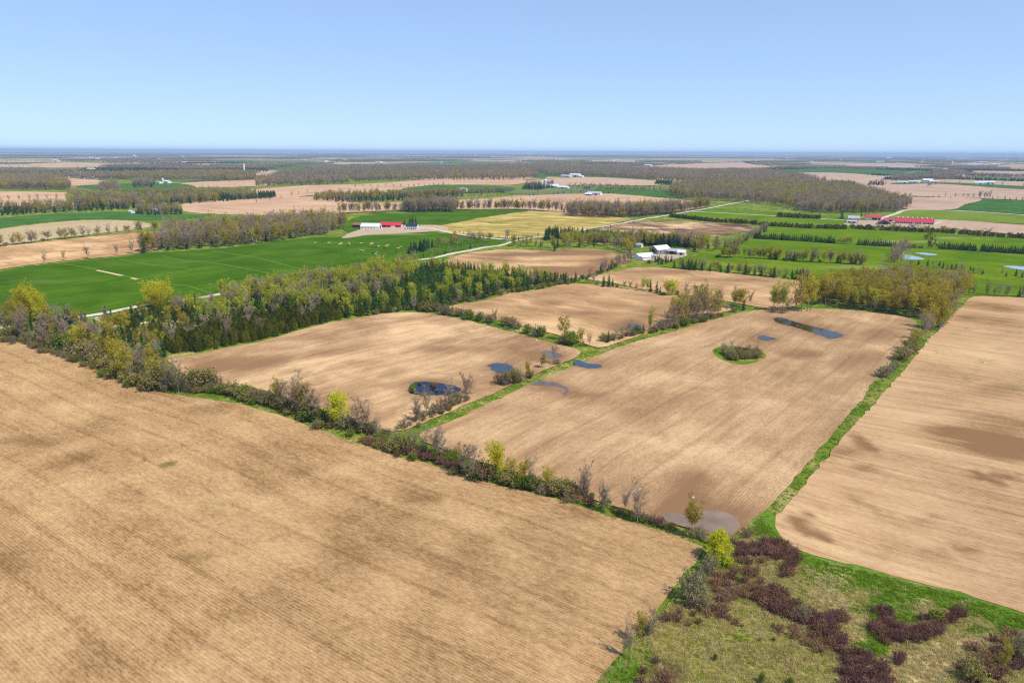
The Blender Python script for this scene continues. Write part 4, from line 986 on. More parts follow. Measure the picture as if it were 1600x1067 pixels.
PAST = rowlist([1053, 1067, 1075, 1081, 1087, 1096, 1109, 1126, 1137, 1164, 1179, 1189, 1204, 1209, 1237, 1244, 1249, 1254, 1260, 1267], 419, 438, 1053, 1267, 'c', 14)
PAST += rowlist([1203, 1211, 1228, 1234, 1240, 1268, 1308, 1313, 1330, 1336, 1345], 405, 413, 1203, 1345, 'c', 13)
PAST += rowlist(range(1178, 1270, 3), 373, 378, 1178, 1268, 'c', 10) + rowlist(range(1273, 1306, 3), 378.5, 380.5, 1273, 1305, 'c', 10) + rowlist(range(1341, 1400, 3), 383, 386, 1341, 1400, 'c', 10)
PAST += rowlist([1467, 1471, 1475] + list(range(1481, 1526, 3)) + list(range(1533, 1600, 3)), 388.5, 397, 1467, 1597, 'c', 11)
PAST += rowlist([1435, 1449, 1467, 1473, 1480, 1486, 1493, 1502, 1515, 1520, 1535], 414, 428, 1435, 1535, 'c', 9) + [('c', 1572, 432, 8), ('c', 1587, 431, 12), ('c', 1597, 433, 10), ('c', 1592, 463, 14)]
PAST += [('c', 1315, 342, 13, 1.3), ('c', 1352, 338, 8), ('c', 1346, 338, 8), ('c', 1356, 338, 7)]
row(PAST, PH, 'the white-roofed farm', 'spruces between the bright pastures')
line([(1060, 419), (1150, 426), (1270, 437)], {'b': .5, 'o': .3, 's': .2}, 3, 6.5, PH, 'bare trees between the bright pastures')
line([(1120, 402), (1200, 405), (1350, 413)], {'b': .55, 'o': .35, 's': .1}, 2.3, 8.5, PH, 'bare trees between the bright pastures')
line([(1308, 381), (1330, 382)], {'o': 1}, 3, 6, PH, 'bare trees between the bright pastures')
line([(1402, 387), (1440, 388)], {'e': 1}, 2.4, 3.5, PH, 'low cedar hedges of the pastures', width=1.2, wide=1.7)
line([(1047, 339), (1120, 347), (1200, 353), (1268, 357)], {'e': 1}, 2.4, 6, PH, 'low cedar hedges of the pastures', width=1.2, wide=1.7)
line([(1276, 357), (1320, 358)], {'e': 1}, 2.4, 6, PH, 'low cedar hedges of the pastures', width=1.2, wide=1.7)
line([(1328, 357), (1400, 361), (1470, 364), (1540, 369), (1620, 374)], {'e': .7, 'o': .2, 'b': .1}, 2.4, 6, PH, 'low cedar hedges of the pastures', width=1.2, wide=1.7)
line([(1216, 339), (1280, 342)], {'e': 1}, 2.4, 7, PH, 'low cedar hedges of the pastures', width=1.2, wide=1.7)
line([(1395, 415), (1403, 402), (1414, 388)], {'b': 1}, 4, 8, PH, 'bare trees between the bright pastures', 8)
line([(1455, 387), (1451, 374), (1450, 358)], {'e': .8, 'o': .2}, 5, 4, PH, 'low cedar hedges of the pastures', 6)
line([(1516, 460), (1560, 463), (1640, 467)], {'b': .6, 'g': .4}, 3.5, 7.5, 'in the grey hedge above the pale field', 'grey hedge above the pale field')
line([(1425, 416), (1500, 424), (1600, 434)], {'b': .8, 'g': .2}, 14, 6, PH, 'bare trees between the bright pastures')
line([(-20, 387), (20, 383), (60, 378), (120, 371), (180, 366), (245, 361)], {'b': .45, 'o': .45, 'B': .1}, 7, 9, 'in the thin tree line between two tan fields', 'thin tree line between the tan fields', 5, True, 1.35)
line([(70, 411), (100, 408), (135, 404), (185, 400), (205, 397)], {'b': .7, 'B': .3}, 26, 9, 'on the edge of the wheat field', 'scattered trees on the wheat edge')
line([(650, 404), (700, 394), (760, 384), (800, 378), (840, 372)], {'b': .5, 'h': .3, 'c': .2}, 9, 5, 'on the verge of the gravel road', 'verge trees of the gravel road', 4)
line([(870, 368), (930, 358), (990, 348)], {'h': .6, 'c': .2, 'b': .2}, 12, 3.5, 'on the verge of the gravel road', 'verge trees of the gravel road', 3)
line([(690, 386), (730, 378), (790, 374)], {'b': .8, 'o': .2}, 5, 8, 'on the verge of the gravel road', 'verge trees of the gravel road', 12)
line([(800, 384), (860, 388), (880, 392)], {'c': .3, 'b': .4, 'l': .2, 'o': .2}, 5, 8, 'on the verge of the gravel road', 'verge trees of the gravel road', 10)
wood([(635, 400), (665, 393), (682, 386), (662, 386), (640, 391)], {'c': 1}, 5, 10, 'in the small spruce clump by the wheat', 'small spruce clump by the wheat')
row([('c', 632, 352, 10, 1.2), ('c', 641, 352, 14, 1.2), ('c', 645, 352, 15, 1.2), ('c', 650, 352, 14, 1.1)], 'behind the dark green farmhouse', 'the red barn', 'spruces behind the dark green house')
line([(712, 363), (760, 369), (800, 372)], {'e': 1}, 9, 2.4, 'in the row of small cedars along the farm lane', 'small cedars along the farm lane', .4)

wood([(347, 466), (420, 455), (520, 437.5), (650, 414.5), (655, 424), (600, 433), (480, 456), (420, 466), (350, 478)], {'l': .3, 'b': .14, 'w': .16, 'c': .2, 'e': .2}, 3.2, 8.8, 'at the road edge of the birch wood', 'road edge of the birch wood')
row([('c', 305, 474, 14, 1.2), ('c', 432, 458, 17), ('c', 440, 456, 20), ('c', 446, 454, 17), ('c', 378, 462, 14), ('c', 372, 464, 12)], 'behind the birch wood', 'the house wood', 'spruces by the gravel road')
# farther woods
FW = [([(-60, 338), (0, 337), (120, 331), (205, 327), (190, 320), (110, 323), (0, 326), (-60, 328)], {'c': .45, 'o': .25, 'b': .3}, 10, 11),
      ([(105, 318), (200, 327), (290, 320), (400, 311), (400, 303), (300, 302), (200, 306), (110, 306)], {'b': .3, 'o': .35, 'c': .3, 'l': .1}, 11, 12),
      ([(250, 316), (330, 314), (425, 310), (425, 306), (340, 306), (260, 309)], {'c': .9, 'P': .2}, 9, 11),
      ([(-40, 297), (0, 296), (112, 297), (105, 287), (60, 281), (0, 284), (-40, 285)], {'O': .35, 'b': .65}, 11, 16),
      ([(154, 303), (186, 303), (184, 296), (160, 296)], {'b': 1}, 11, 16), ([(205, 293), (240, 293), (242, 286), (210, 286)], {'b': .6, 'c': .4}, 12, 14),
      ([(180, 281), (260, 283), (400, 283), (400, 274), (260, 273), (190, 275)], {'o': .6, 'b': .4}, 16, 14),
      ([(120, 265), (250, 268), (420, 268), (420, 263), (210, 262)], {'c': .9, 'b': .1}, 18, 14), ([(210, 335), (250, 337), (288, 335), (282, 327), (220, 327)], {'c': .4, 'o': .3, 'b': .3}, 8, 9),
      ([(488, 313), (540, 317), (650, 313), (725, 307), (720, 301), (640, 305), (540, 305), (500, 306)], {'c': .5, 'o': .4, 'b': .1}, 10, 11),
      ([(640, 308), (720, 304), (800, 301), (800, 299), (720, 301), (640, 304)], {'o': .4, 'b': .4, 'c': .2}, 10, 9),
      ([(1040, 304), (1075, 312), (1140, 315), (1200, 320), (1290, 334), (1400, 332), (1424, 323), (1372, 307), (1330, 295), (1230, 285), (1150, 286), (1080, 289), (1050, 295)], {'b': .5, 'o': .45, 'w': .05}, 11.5, 14),
      ([(1240, 330), (1300, 334), (1404, 331), (1424, 323), (1372, 309), (1310, 308), (1250, 314)], {'b': 1}, 11, 14),
      ([(1250, 322), (1285, 325), (1285, 316), (1260, 315)], {'c': .6, 'o': .4}, 10, 11), ([(1290, 293), (1345, 296), (1335, 287), (1300, 285)], {'c': 1}, 12, 12),
      ([(1270, 318), (1330, 318), (1370, 308), (1330, 297), (1240, 290), (1110, 292), (1110, 302), (1200, 310)], {'o': .8, 'l': .1, 'b': .2}, 12, 14),
      ([(400, 291), (480, 290), (545, 287), (545, 281), (480, 278), (400, 280)], {'b': .6, 'c': .15, 'o': .25}, 14, 12),
      ([(555, 284), (700, 281), (800, 281), (840, 279), (838, 266), (700, 266), (570, 274)], {'b': .45, 'o': .45, 'c': .1}, 17, 14),
      ([(860, 275), (920, 276), (1050, 284), (1110, 288), (1210, 282), (1290, 286), (1250, 275), (1190, 271), (1010, 265), (880, 264), (840, 270)], {'b': .75, 'o': .25}, 17, 14),
      ([(1023, 288), (1050, 290), (1050, 285), (1025, 284)], {'c': 1}, 10, 11), ([(816, 296), (840, 297), (866, 293), (864, 288), (825, 289)], {'c': .9, 'b': .1}, 9, 12),
      ([(880, 294), (960, 300), (1040, 302), (1040, 297), (960, 292), (900, 290)], {'o': .5, 'b': .5}, 22, 8), ([(404, 309), (432, 309), (430, 303), (404, 303)], {'c': 1}, 9, 11),
      ([(20, 282), (75, 277), (180, 280), (180, 272), (80, 268), (0, 270), (0, 282)], {'b': .5, 'c': .2, 'o': .3}, 22, 11), ([(420, 282), (560, 278), (700, 268), (700, 262), (560, 264), (440, 270)], {'b': .7, 'o': .3}, 22, 14),
      ([(700, 268), (850, 268), (900, 262), (860, 258), (720, 259)], {'b': .7, 'o': .3}, 24, 14), ([(1450, 277), (1500, 278), (1520, 274), (1460, 272)], {'b': .8, 'o': .2}, 14, 11), ([(1455, 270), (1520, 270), (1520, 267), (1460, 267)], {'c': 1}, 16, 12), ([(1500, 267), (1600, 268), (1600, 266), (1510, 265.5)], {'c': 1}, 16, 12),
      ([(1380, 281), (1402, 282), (1402, 279), (1382, 279)], {'c': 1}, 10, 11), ([(1355, 290), (1385, 290), (1380, 286), (1360, 286)], {'c': .8, 'b': .2}, 12, 10), ([(1100, 270), (1220, 271), (1220, 268), (1110, 267)], {'b': .7, 'o': .3}, 18, 12)]
for pl, kn, sp, hm in FW:
    wood(pl, {q: v * (.4 if q == 'o' else 1) for q, v in kn.items()}, sp, hm, 'in a far-off wood', 'far woods', False)
for pl, kn, sp, hm in [([(150, 303), (200, 301), (290, 297)], {'b': .6, 'o': .4}, 22, 10), ([(800, 310), (840, 305), (880, 302), (920, 301)], {'c': .5, 'b': .5}, 20, 7), ([(1355, 307), (1440, 308), (1530, 310), (1620, 314)], {'b': .6, 'c': .2, 'h': .3}, 12, 8),
                       ([(1530, 310), (1545, 311)], {'b': 1}, 5, 14), ([(900, 300), (930, 302), (960, 303)], {'b': .7, 'c': .3}, 14, 9), ([(555, 293), (640, 293), (700, 290)], {'b': .6, 'o': .4}, 20, 8), ([(640, 280), (720, 284), (800, 283)], {'b': 1}, 16, 9),
                       ([(1440, 286), (1600, 292)], {'b': 1}, 60, 9), ([(0, 314), (60, 313), (105, 311)], {'b': 1}, 14, 9), ([(700, 311), (760, 309), (800, 308)], {'b': .7, 'o': .3}, 9, 8), ([(480, 302), (440, 311), (400, 318)], {'b': 1}, 60, 8), ([(1510, 276), (1600, 280)], {'c': .5, 'b': .5}, 18, 9)]:
    line(pl, kn, sp, hm, 'in a far-off hedge', 'far woods', 3, False)

# dogwood thickets of the marsh and under the hedgerow
DW = [([(1192, 845), (1225, 846), (1254, 874), (1238, 902), (1216, 902), (1228, 880), (1195, 868), (1150, 872), (1150, 862)], {'m': 1}), ([(1150, 876), (1195, 872), (1190, 890), (1200, 935), (1150, 950), (1120, 940), (1115, 905)], {'n': .8, 'm': .2}),
      ([(1185, 925), (1215, 918), (1250, 945), (1300, 970), (1320, 1000), (1310, 1025), (1290, 1010), (1270, 980), (1230, 965), (1190, 950)], {'m': .7, 'n': .3}), ([(1288, 962), (1315, 958), (1325, 978), (1298, 985)], {'m': 1}),
      ([(1360, 952), (1388, 950), (1398, 968), (1415, 985), (1415, 1003), (1385, 1008), (1360, 990), (1358, 978), (1378, 975)], {'m': 1}), ([(1415, 1005), (1418, 985), (1450, 978), (1485, 962), (1500, 950), (1513, 962), (1480, 985), (1440, 1003)], {'m': 1}), ([(1436, 966), (1450, 955), (1475, 960), (1470, 975), (1440, 978)], {'m': .6, 'n': .4}),
      ([(1318, 1018), (1350, 1022), (1392, 1045), (1385, 1062), (1400, 1085), (1300, 1085), (1310, 1050)], {'m': .85, 'n': .15}), ([(1495, 1025), (1530, 1005), (1560, 985), (1640, 985), (1640, 1045), (1580, 1050), (1560, 1090), (1500, 1080), (1490, 1045)], {'m': .55, 'n': .45}),
      ([(1010, 1035), (1040, 1030), (1055, 1050), (1045, 1085), (1000, 1085), (1000, 1060)], {'m': .5, 'n': .5}), ([(1040, 955), (1080, 942), (1150, 955), (1160, 975), (1090, 975), (1040, 985), (1020, 975)], {'n': .7, 'm': .3}), ([(1205, 985), (1230, 975), (1300, 1000), (1285, 1030), (1240, 1000)], {'n': 1}),
      ([(1390, 1035), (1410, 1020), (1408, 1040)], {'m': 1}), ([(1448, 1020), (1462, 1015), (1460, 1030)], {'m': 1}), ([(1140, 846), (1165, 852), (1160, 862), (1142, 856)], {'m': 1})]
DWP = ['in the thicket nearest the pale field corner', 'in the brown thicket below the yellow cone-shaped tree', 'in the diagonal thicket across the marsh', 'in the small thicket between straw patches', 'in the left half of the paired thickets', 'in the right half of the paired thickets', 'behind the olive shrub in the paired thickets',
       'in the thicket right of the straw patch', 'in the big corner thicket', 'in the thicket at the near field edge', 'in the brush below the big grey shrub', 'in the sparse brown brush mid-marsh', 'in the tiny clump by the straw', 'in the smallest clump on the straw', 'in the clump at the strip end']
for (pl, kn), wh in zip(DW, DWP):
    if kn.get('m', 0) > .6: kn = {'m': .78, 'n': .22}
    wood(pl, kn, 1.55 if kn.get('m', 0) > .6 else 2.6, 1.8, wh, 'dogwood thickets of the marsh')
for pl, kn, hm in [([(612, 706), (640, 712), (680, 724), (712, 736), (712, 728), (680, 716), (640, 706), (618, 702)], {'m': .8, 'n': .2}, 2.4), ([(705, 738), (722, 740), (720, 728), (708, 728)], {'m': 1}, 2.6), ([(888, 778), (905, 786), (930, 792), (928, 784), (900, 776)], {'n': 1}, 2.2), ([(560, 690), (580, 697), (590, 694), (572, 686)], {'n': 1}, 2), ([(1010, 814), (1030, 822), (1040, 818), (1018, 810)], {'n': .6, 'm': .4}, 2.2)]:
    wood(pl, kn, 1.7, hm, 'in the dogwood under the long hedgerow', 'dogwood under the long hedgerow')

for seg in ([(0, 527), (60, 543), (130, 564), (180, 587), (230, 604), (300, 612), (340, 607)], [(340, 610), (380, 622), (430, 634), (475, 652), (520, 668)], [(530, 668), (580, 678), (610, 700), (660, 712), (705, 724)], [(722, 740), (780, 750), (840, 764), (900, 776)]):
    line(seg, {'s': .4, 'h': .25, 'G': .15, 'B': .2}, 1.9, 6.5, 'among the brush under the long hedgerow', 'brush under the long hedgerow', 4.5, True, 1.15)
line([(640, 664), (700, 638), (735, 622)], {'s': .3, 'h': .4, 'B': .3}, 2.2, 4.2, 'in the brush on the green strip', 'brush on the green strip', 2.5)
line([(1040, 514), (1085, 504), (1125, 493)], {'s': .4, 'G': .3, 'B': .3}, 2.0, 6, 'in the brush on the green strip', 'brush on the green strip', 3)
line([(945, 533), (990, 524), (1030, 516)], {'s': .4, 'h': .3, 'B': .3}, 2.4, 5, 'in the brush on the green strip', 'brush on the green strip', 3)
wood([(1126, 554), (1132, 548), (1160, 550), (1186, 553), (1190, 560), (1165, 563), (1142, 563)], {'s': .6, 'B': .25, 'h': .15}, 2.4, 8.5, 'in the thicket on the small grass island', 'thicket on the grass island')
CAND.sort(key=lambda c: -c[0])
MASS = {}
LIMIT = 296
for s_, k, x, y, z, h_, label, group, ind, wd in CAND:
    nm = T[k][0].name
    if ind and COUNT.get(nm, 0) < LIMIT:
        plant(k, x, y, z, h_, f'{ADJ[k]} {label}', group, s_ * FPX > 15, wd)
    else:
        MASS.setdefault((k, rnd.randrange(len(T[k]))), []).append((x, y, z, h_, h_ * wd, 1))

def scatter(name, tpl_mesh, pts, kind='stuff', tilt=.03):
    """One object that scatters copies of a template mesh over its points."""
    pts = np.array(pts)
    m = D.meshes.new(name)
    m.from_pydata(pts[:, :3].tolist(), [], [])
    a = m.attributes.new('size', 'FLOAT_VECTOR', 'POINT')
    a.data.foreach_set('vector', pts[:, 3:6].astype(np.float32).ravel())
    g = np.random.default_rng(len(pts))
    ro = np.column_stack([g.normal(0, tilt, len(pts)), g.normal(0, tilt, len(pts)), g.uniform(0, 6.283, len(pts))])
    a = m.attributes.new('turn', 'FLOAT_VECTOR', 'POINT')
    a.data.foreach_set('vector', ro.astype(np.float32).ravel())
    o = put(name, m, kind)
    key = tpl_mesh.name
    src = D.objects.new(key + '_source', tpl_mesh)
    t = D.node_groups.new('scatter', 'GeometryNodeTree')
    t.interface.new_socket('Geometry', in_out='INPUT', socket_type='NodeSocketGeometry')
    t.interface.new_socket('Geometry', in_out='OUTPUT', socket_type='NodeSocketGeometry')
    gi, go = t.nodes.new('NodeGroupInput'), t.nodes.new('NodeGroupOutput')
    oi = t.nodes.new('GeometryNodeObjectInfo'); oi.inputs[0].default_value = src
    oi.inputs['As Instance'].default_value = True
    ip = t.nodes.new('GeometryNodeInstanceOnPoints')
    na = t.nodes.new('GeometryNodeInputNamedAttribute'); na.data_type = 'FLOAT_VECTOR'; na.inputs[0].default_value = 'size'
    nr = t.nodes.new('GeometryNodeInputNamedAttribute'); nr.data_type = 'FLOAT_VECTOR'; nr.inputs[0].default_value = 'turn'
    e2 = t.nodes.new('FunctionNodeEulerToRotation')
    t.links.new(gi.outputs[0], ip.inputs['Points'])
    t.links.new(oi.outputs['Geometry'], ip.inputs['Instance'])
    t.links.new(nr.outputs[0], e2.inputs[0])
    t.links.new(e2.outputs[0], ip.inputs['Rotation'])
    t.links.new(na.outputs[0], ip.inputs['Scale'])
    t.links.new(ip.outputs[0], go.inputs[0])
    md = o.modifiers.new('scatter', 'NODES')
    md.node_group = t
    return o

STUFFNAME = {'trunk': 'distant_woodland', 'stems': 'brushwood'}

# ------------------------------------------------------------------ the plain beyond: concession blocks of fields and woods out to the horizon
PLAIN_F = {}
g_ = np.random.default_rng(21)
ca, sa = math.cos(AZ_ROAD), math.sin(AZ_ROAD)
def grid(r0, r1, a_, b_, woodp, spacing, scale):
    n = int(r1 / min(a_, b_)) + 2
    for i in range(-n, n):
        for j in range(-n, n):
            u, v = i * a_ + g_.uniform(-.12, .12) * a_, j * b_ + g_.uniform(-.12, .12) * b_
            cx, cy = (u + a_ / 2) * ca - (v + b_ / 2) * sa, (u + a_ / 2) * sa + (v + b_ / 2) * ca
            r = math.hypot(cx, cy)
            if not (r0 <= r < r1) or cy < abs(cx) * 1.05 - 300: continue
            t = g_.random()
            q = [(u + du * a_ * .97, v + dv * b_ * .97) for du, dv in ((0, 0), (1, 0), (1, 1), (0, 1))]
            W_ = [(p[0] * ca - p[1] * sa, p[0] * sa + p[1] * ca) for p in q]
            cl = math.sin(cx / 2600 + 1) * math.sin(cy / 3100 + .4) * .22
            if t < woodp + cl:
                k = g_.choice(['b', 'o', 'c'], p=[.72, .12, .16])
                m = int(a_ * b_ / spacing**2)
                k2 = 'c' if k == 'c' else k
                for _ in range(m):
                    p = g_.uniform(0, 1, 2)
                    uu, vv = u + p[0] * a_, v + p[1] * b_
                    hs = g_.uniform(9, 13) * (1 if k != 'c' else .9)
                    wdt = hs * scale
                    MASS.setdefault((k2, int(g_.integers(len(T[k2])))), []).append((uu * ca - vv * sa, uu * sa + vv * ca, -.5, hs, wdt))
            else:
                mt = g_.choice(['tan_far', 'tan_pink', 'tan_grey', 'wheat_far', 'green_grey'], p=[.3, .25, .1, .16, .19])
                PLAIN_F.setdefault(mt, []).append(W_)
            # hedge along one side
            if g_.random() < .4:
                L = a_
                k = g_.choice(['b', 'o', 'c', 'h'], p=[.5, .2, .15, .15])
                nn = int(L / (spacing * .8))
                for s in range(nn):
                    if g_.random() < .3: continue
                    uu, vv = u + (s + g_.random()) / nn * a_, v + g_.normal(0, 2)
                    hs = g_.uniform(4, 9) * (.5 if k == 'h' else 1)
                    MASS.setdefault((k, int(g_.integers(len(T[k])))), []).append((uu * ca - vv * sa, uu * sa + vv * ca, -.5, hs, hs * scale))
grid(2700, 6000, 620, 330, .20, 15, 1.3)
grid(6000, 12000, 900, 500, .24, 27, 2.2)
grid(12000, 30000, 1800, 1000, .28, 55, 4.4)
for mt, qs in PLAIN_F.items():
    V, F = [], []
    for q in qs:
        b = len(V)
        cx = sum(p[0] for p in q) / 4; cy = sum(p[1] for p in q) / 4
        if math.hypot(cx, cy) < 3000 and False: continue
        V += [(p[0], p[1], -.6 + (b // 4 % 7) * .06) for p in q]
        F.append((b, b + 1, b + 2, b + 3))
    put('distant_farmland', mesh('distant_farmland', V, F, [M[mt]]), 'structure')

FARW = [np.array([at(*p)[:2] for p in pl]) for _, pl in FAR]
for (k, vi), pts in MASS.items():
    t = T[k][vi]
    out = []
    PX = np.array([p[:2] for p in pts])
    clear = np.zeros(len(pts), bool)
    for fp in FARW: clear |= inside(PX, fp)
    for p, cl in zip(pts, clear):
        if cl and len(p) == 5: continue
        sz = p[3] / t.H
        sx = (p[4] / t.H if len(p) > 4 else sz * 1.05) * rnd.uniform(.85, 1.2)
        out.append((p[0], p[1], p[2], sx, sx, sz))
    nm = {'bare_tree': 'bare_woodland', 'budding_tree': 'budding_woodland', 'spruce_tree': 'spruce_woodland', 'pine_tree': 'pine_woodland', 'cedar_tree': 'cedar_woodland', 'birch_tree': 'birch_woodland'}.get(t.name, 'brushwood')
    scatter(nm, t.joined, out)

# ------------------------------------------------------------------ grass tufts of the marsh and of the verges
def tuft(seed, H, n, m, spread):
    g = np.random.default_rng(seed)
    V, F = [], []
    for _ in range(n):
        p = np.array([*g.normal(0, spread, 2), -.05])
        d = np.array([*g.normal(0, .42, 2), 1.0]); d *= H * g.uniform(.5, 1.1) / np.linalg.norm(d)
        twig(V, F, p, d, .05)
    return mesh('grass_tuft', V, F, [M[m]])
TU = {'green': tuft(1, .42, 22, 'green_tuft', .28), 'straw': tuft(2, .7, 22, 'straw_tuft', .25), 'moss': tuft(3, .5, 20, 'moss_tuft', .3), 'brown': tuft(4, .5, 18, 'brown_tuft', .3), 'lime': tuft(5, .45, 20, 'lime_tuft', .28)}
bl = blobs_marsh()
def fieldval(bs, qx, qy):
    a = 0
    for b in bs:
        an = math.radians(b[5]) if len(b) > 5 else 0
        dx, dy = qx - b[0], qy - b[1]
        dx, dy = dx * math.cos(an) + dy * math.sin(an), -dx * math.sin(an) + dy * math.cos(an)
        a = a + b[4] * np.clip(1.6 - 1.1 * np.sqrt((dx / b[2])**2 + (dy / b[3])**2), 0, 1)
    return a
MP = np.array([at(*p)[:2] for p in [(1100, 852), (1112, 862), (1090, 892), (1050, 935), (1010, 985), (960, 1030), (925, 1075), (900, 1100), (1700, 1100), (1700, 990), (1598, 961), (1498, 929), (1418, 909), (1338, 889), (1268, 871), (1226, 853), (1210, 830), (1190, 805), (1165, 830), (1140, 848)]])
rg = np.random.default_rng(8)
lo, hi = MP.min(0), MP.max(0)
Q = rg.uniform(lo, hi, (42000, 2))
Q = Q[inside(Q, MP)]
zq = hgt(Q[:, 0], Q[:, 1])
qx, qy = proj(Q[:, 0], Q[:, 1], zq)
def rough(x, y, l, sd):
    g = np.random.default_rng(sd)
    r = 0
    for i in range(9):
        a_, f_, p_ = g.uniform(0, 6.28), g.uniform(.6, 2.2) / l, g.uniform(0, 6.28)
        r = r + np.sin((x * math.cos(a_) + y * math.sin(a_)) * f_ * 6.28 + p_)
    return r / 3
n1, n2, n3 = rough(Q[:, 0], Q[:, 1], 9, 1), rough(Q[:, 0], Q[:, 1], 5, 2), rough(Q[:, 0], Q[:, 1], 14, 3)
gv = fieldval(bl['green'], qx, qy) + .22 * n1 + rg.normal(0, .22, len(Q))
sv = fieldval(bl['straw'], qx, qy) + .5 * (rg.random(len(Q)) < .14) + .28 * n2 + .12 * n3 + rg.normal(0, .25, len(Q))
lv = fieldval(bl['litter'], qx, qy) * .8 + .3 * n3 + .2 * n2 + rg.normal(0, .25, len(Q))
which = np.where((sv > .42) & (sv >= gv), 1, np.where(gv > .5, np.where(n2 + rg.normal(0, .5, len(Q)) > .55, 4, 0), np.where(lv > .55, 3, np.where((gv > .28) & (n1 > .2), 4, 2))))
for wi, nm in enumerate(('green', 'straw', 'moss', 'brown', 'lime')):
    s_ = which == wi
    sz = rg.uniform(.5, 1.25, s_.sum()) * (1 if wi < 2 else .8)
    if s_.sum(): scatter({'moss': 'olive', 'lime': 'yellow_green'}.get(nm, nm) + '_marsh_grass', TU[nm], np.column_stack([Q[s_], zq[s_] - .1, sz * 1.3, sz * 1.3, sz]), tilt=.15)
# verge grass on the strips and under the hedgerow
VS = []
for pl, wd in (([(0, 522), (60, 543), (130, 566), (180, 589), (230, 606), (300, 616), (350, 622), (410, 634), (470, 654), (530, 677), (600, 698), (660, 717), (720, 736), (790, 756), (850, 768), (910, 786), (960, 803), (1020, 819), (1060, 831), (1095, 846)], 7),
               ([(1165, 835), (1215, 785), (1260, 735), (1315, 665), (1370, 600), (1400, 565), (1440, 530)], 4.5), ([(650, 668), (720, 640), (790, 609), (840, 588), (900, 558), (960, 541), (1050, 514)], 5), ([(690, 489), (760, 504), (830, 524), (900, 541)], 4)):
    L = resample([at(*p) for p in pl], 3.0, False)
    for p in L:
        for _ in range(9):
            x, y = p + rg.normal(0, wd / 2.2, 2)
            VS.append((x, y))
VS = np.array(VS)
vz = hgt(VS[:, 0], VS[:, 1])
pick = rg.random(len(VS)) < .68
for nm, s_ in (('green', pick), ('straw', ~pick)):
    sz = rg.uniform(.6, 1.4, s_.sum()) * (1.2 if nm == 'green' else .9)
    scatter(nm + '_verge_grass', TU[nm], np.column_stack([VS[s_], vz[s_] - .3, sz * 1.4, sz * 1.4, sz]), tilt=.15)

# ------------------------------------------------------------------ buildings
def boxm(V, F, x0, x1, y0, y1, z0, z1):
    b = len(V)
    V += [(x0, y0, z0), (x1, y0, z0), (x1, y1, z0), (x0, y1, z0), (x0, y0, z1), (x1, y0, z1), (x1, y1, z1), (x0, y1, z1)]
    F += [(b, b + 3, b + 2, b + 1), (b + 4, b + 5, b + 6, b + 7), (b, b + 1, b + 5, b + 4), (b + 1, b + 2, b + 6, b + 5), (b + 2, b + 3, b + 7, b + 6), (b + 3, b, b + 4, b + 7)]

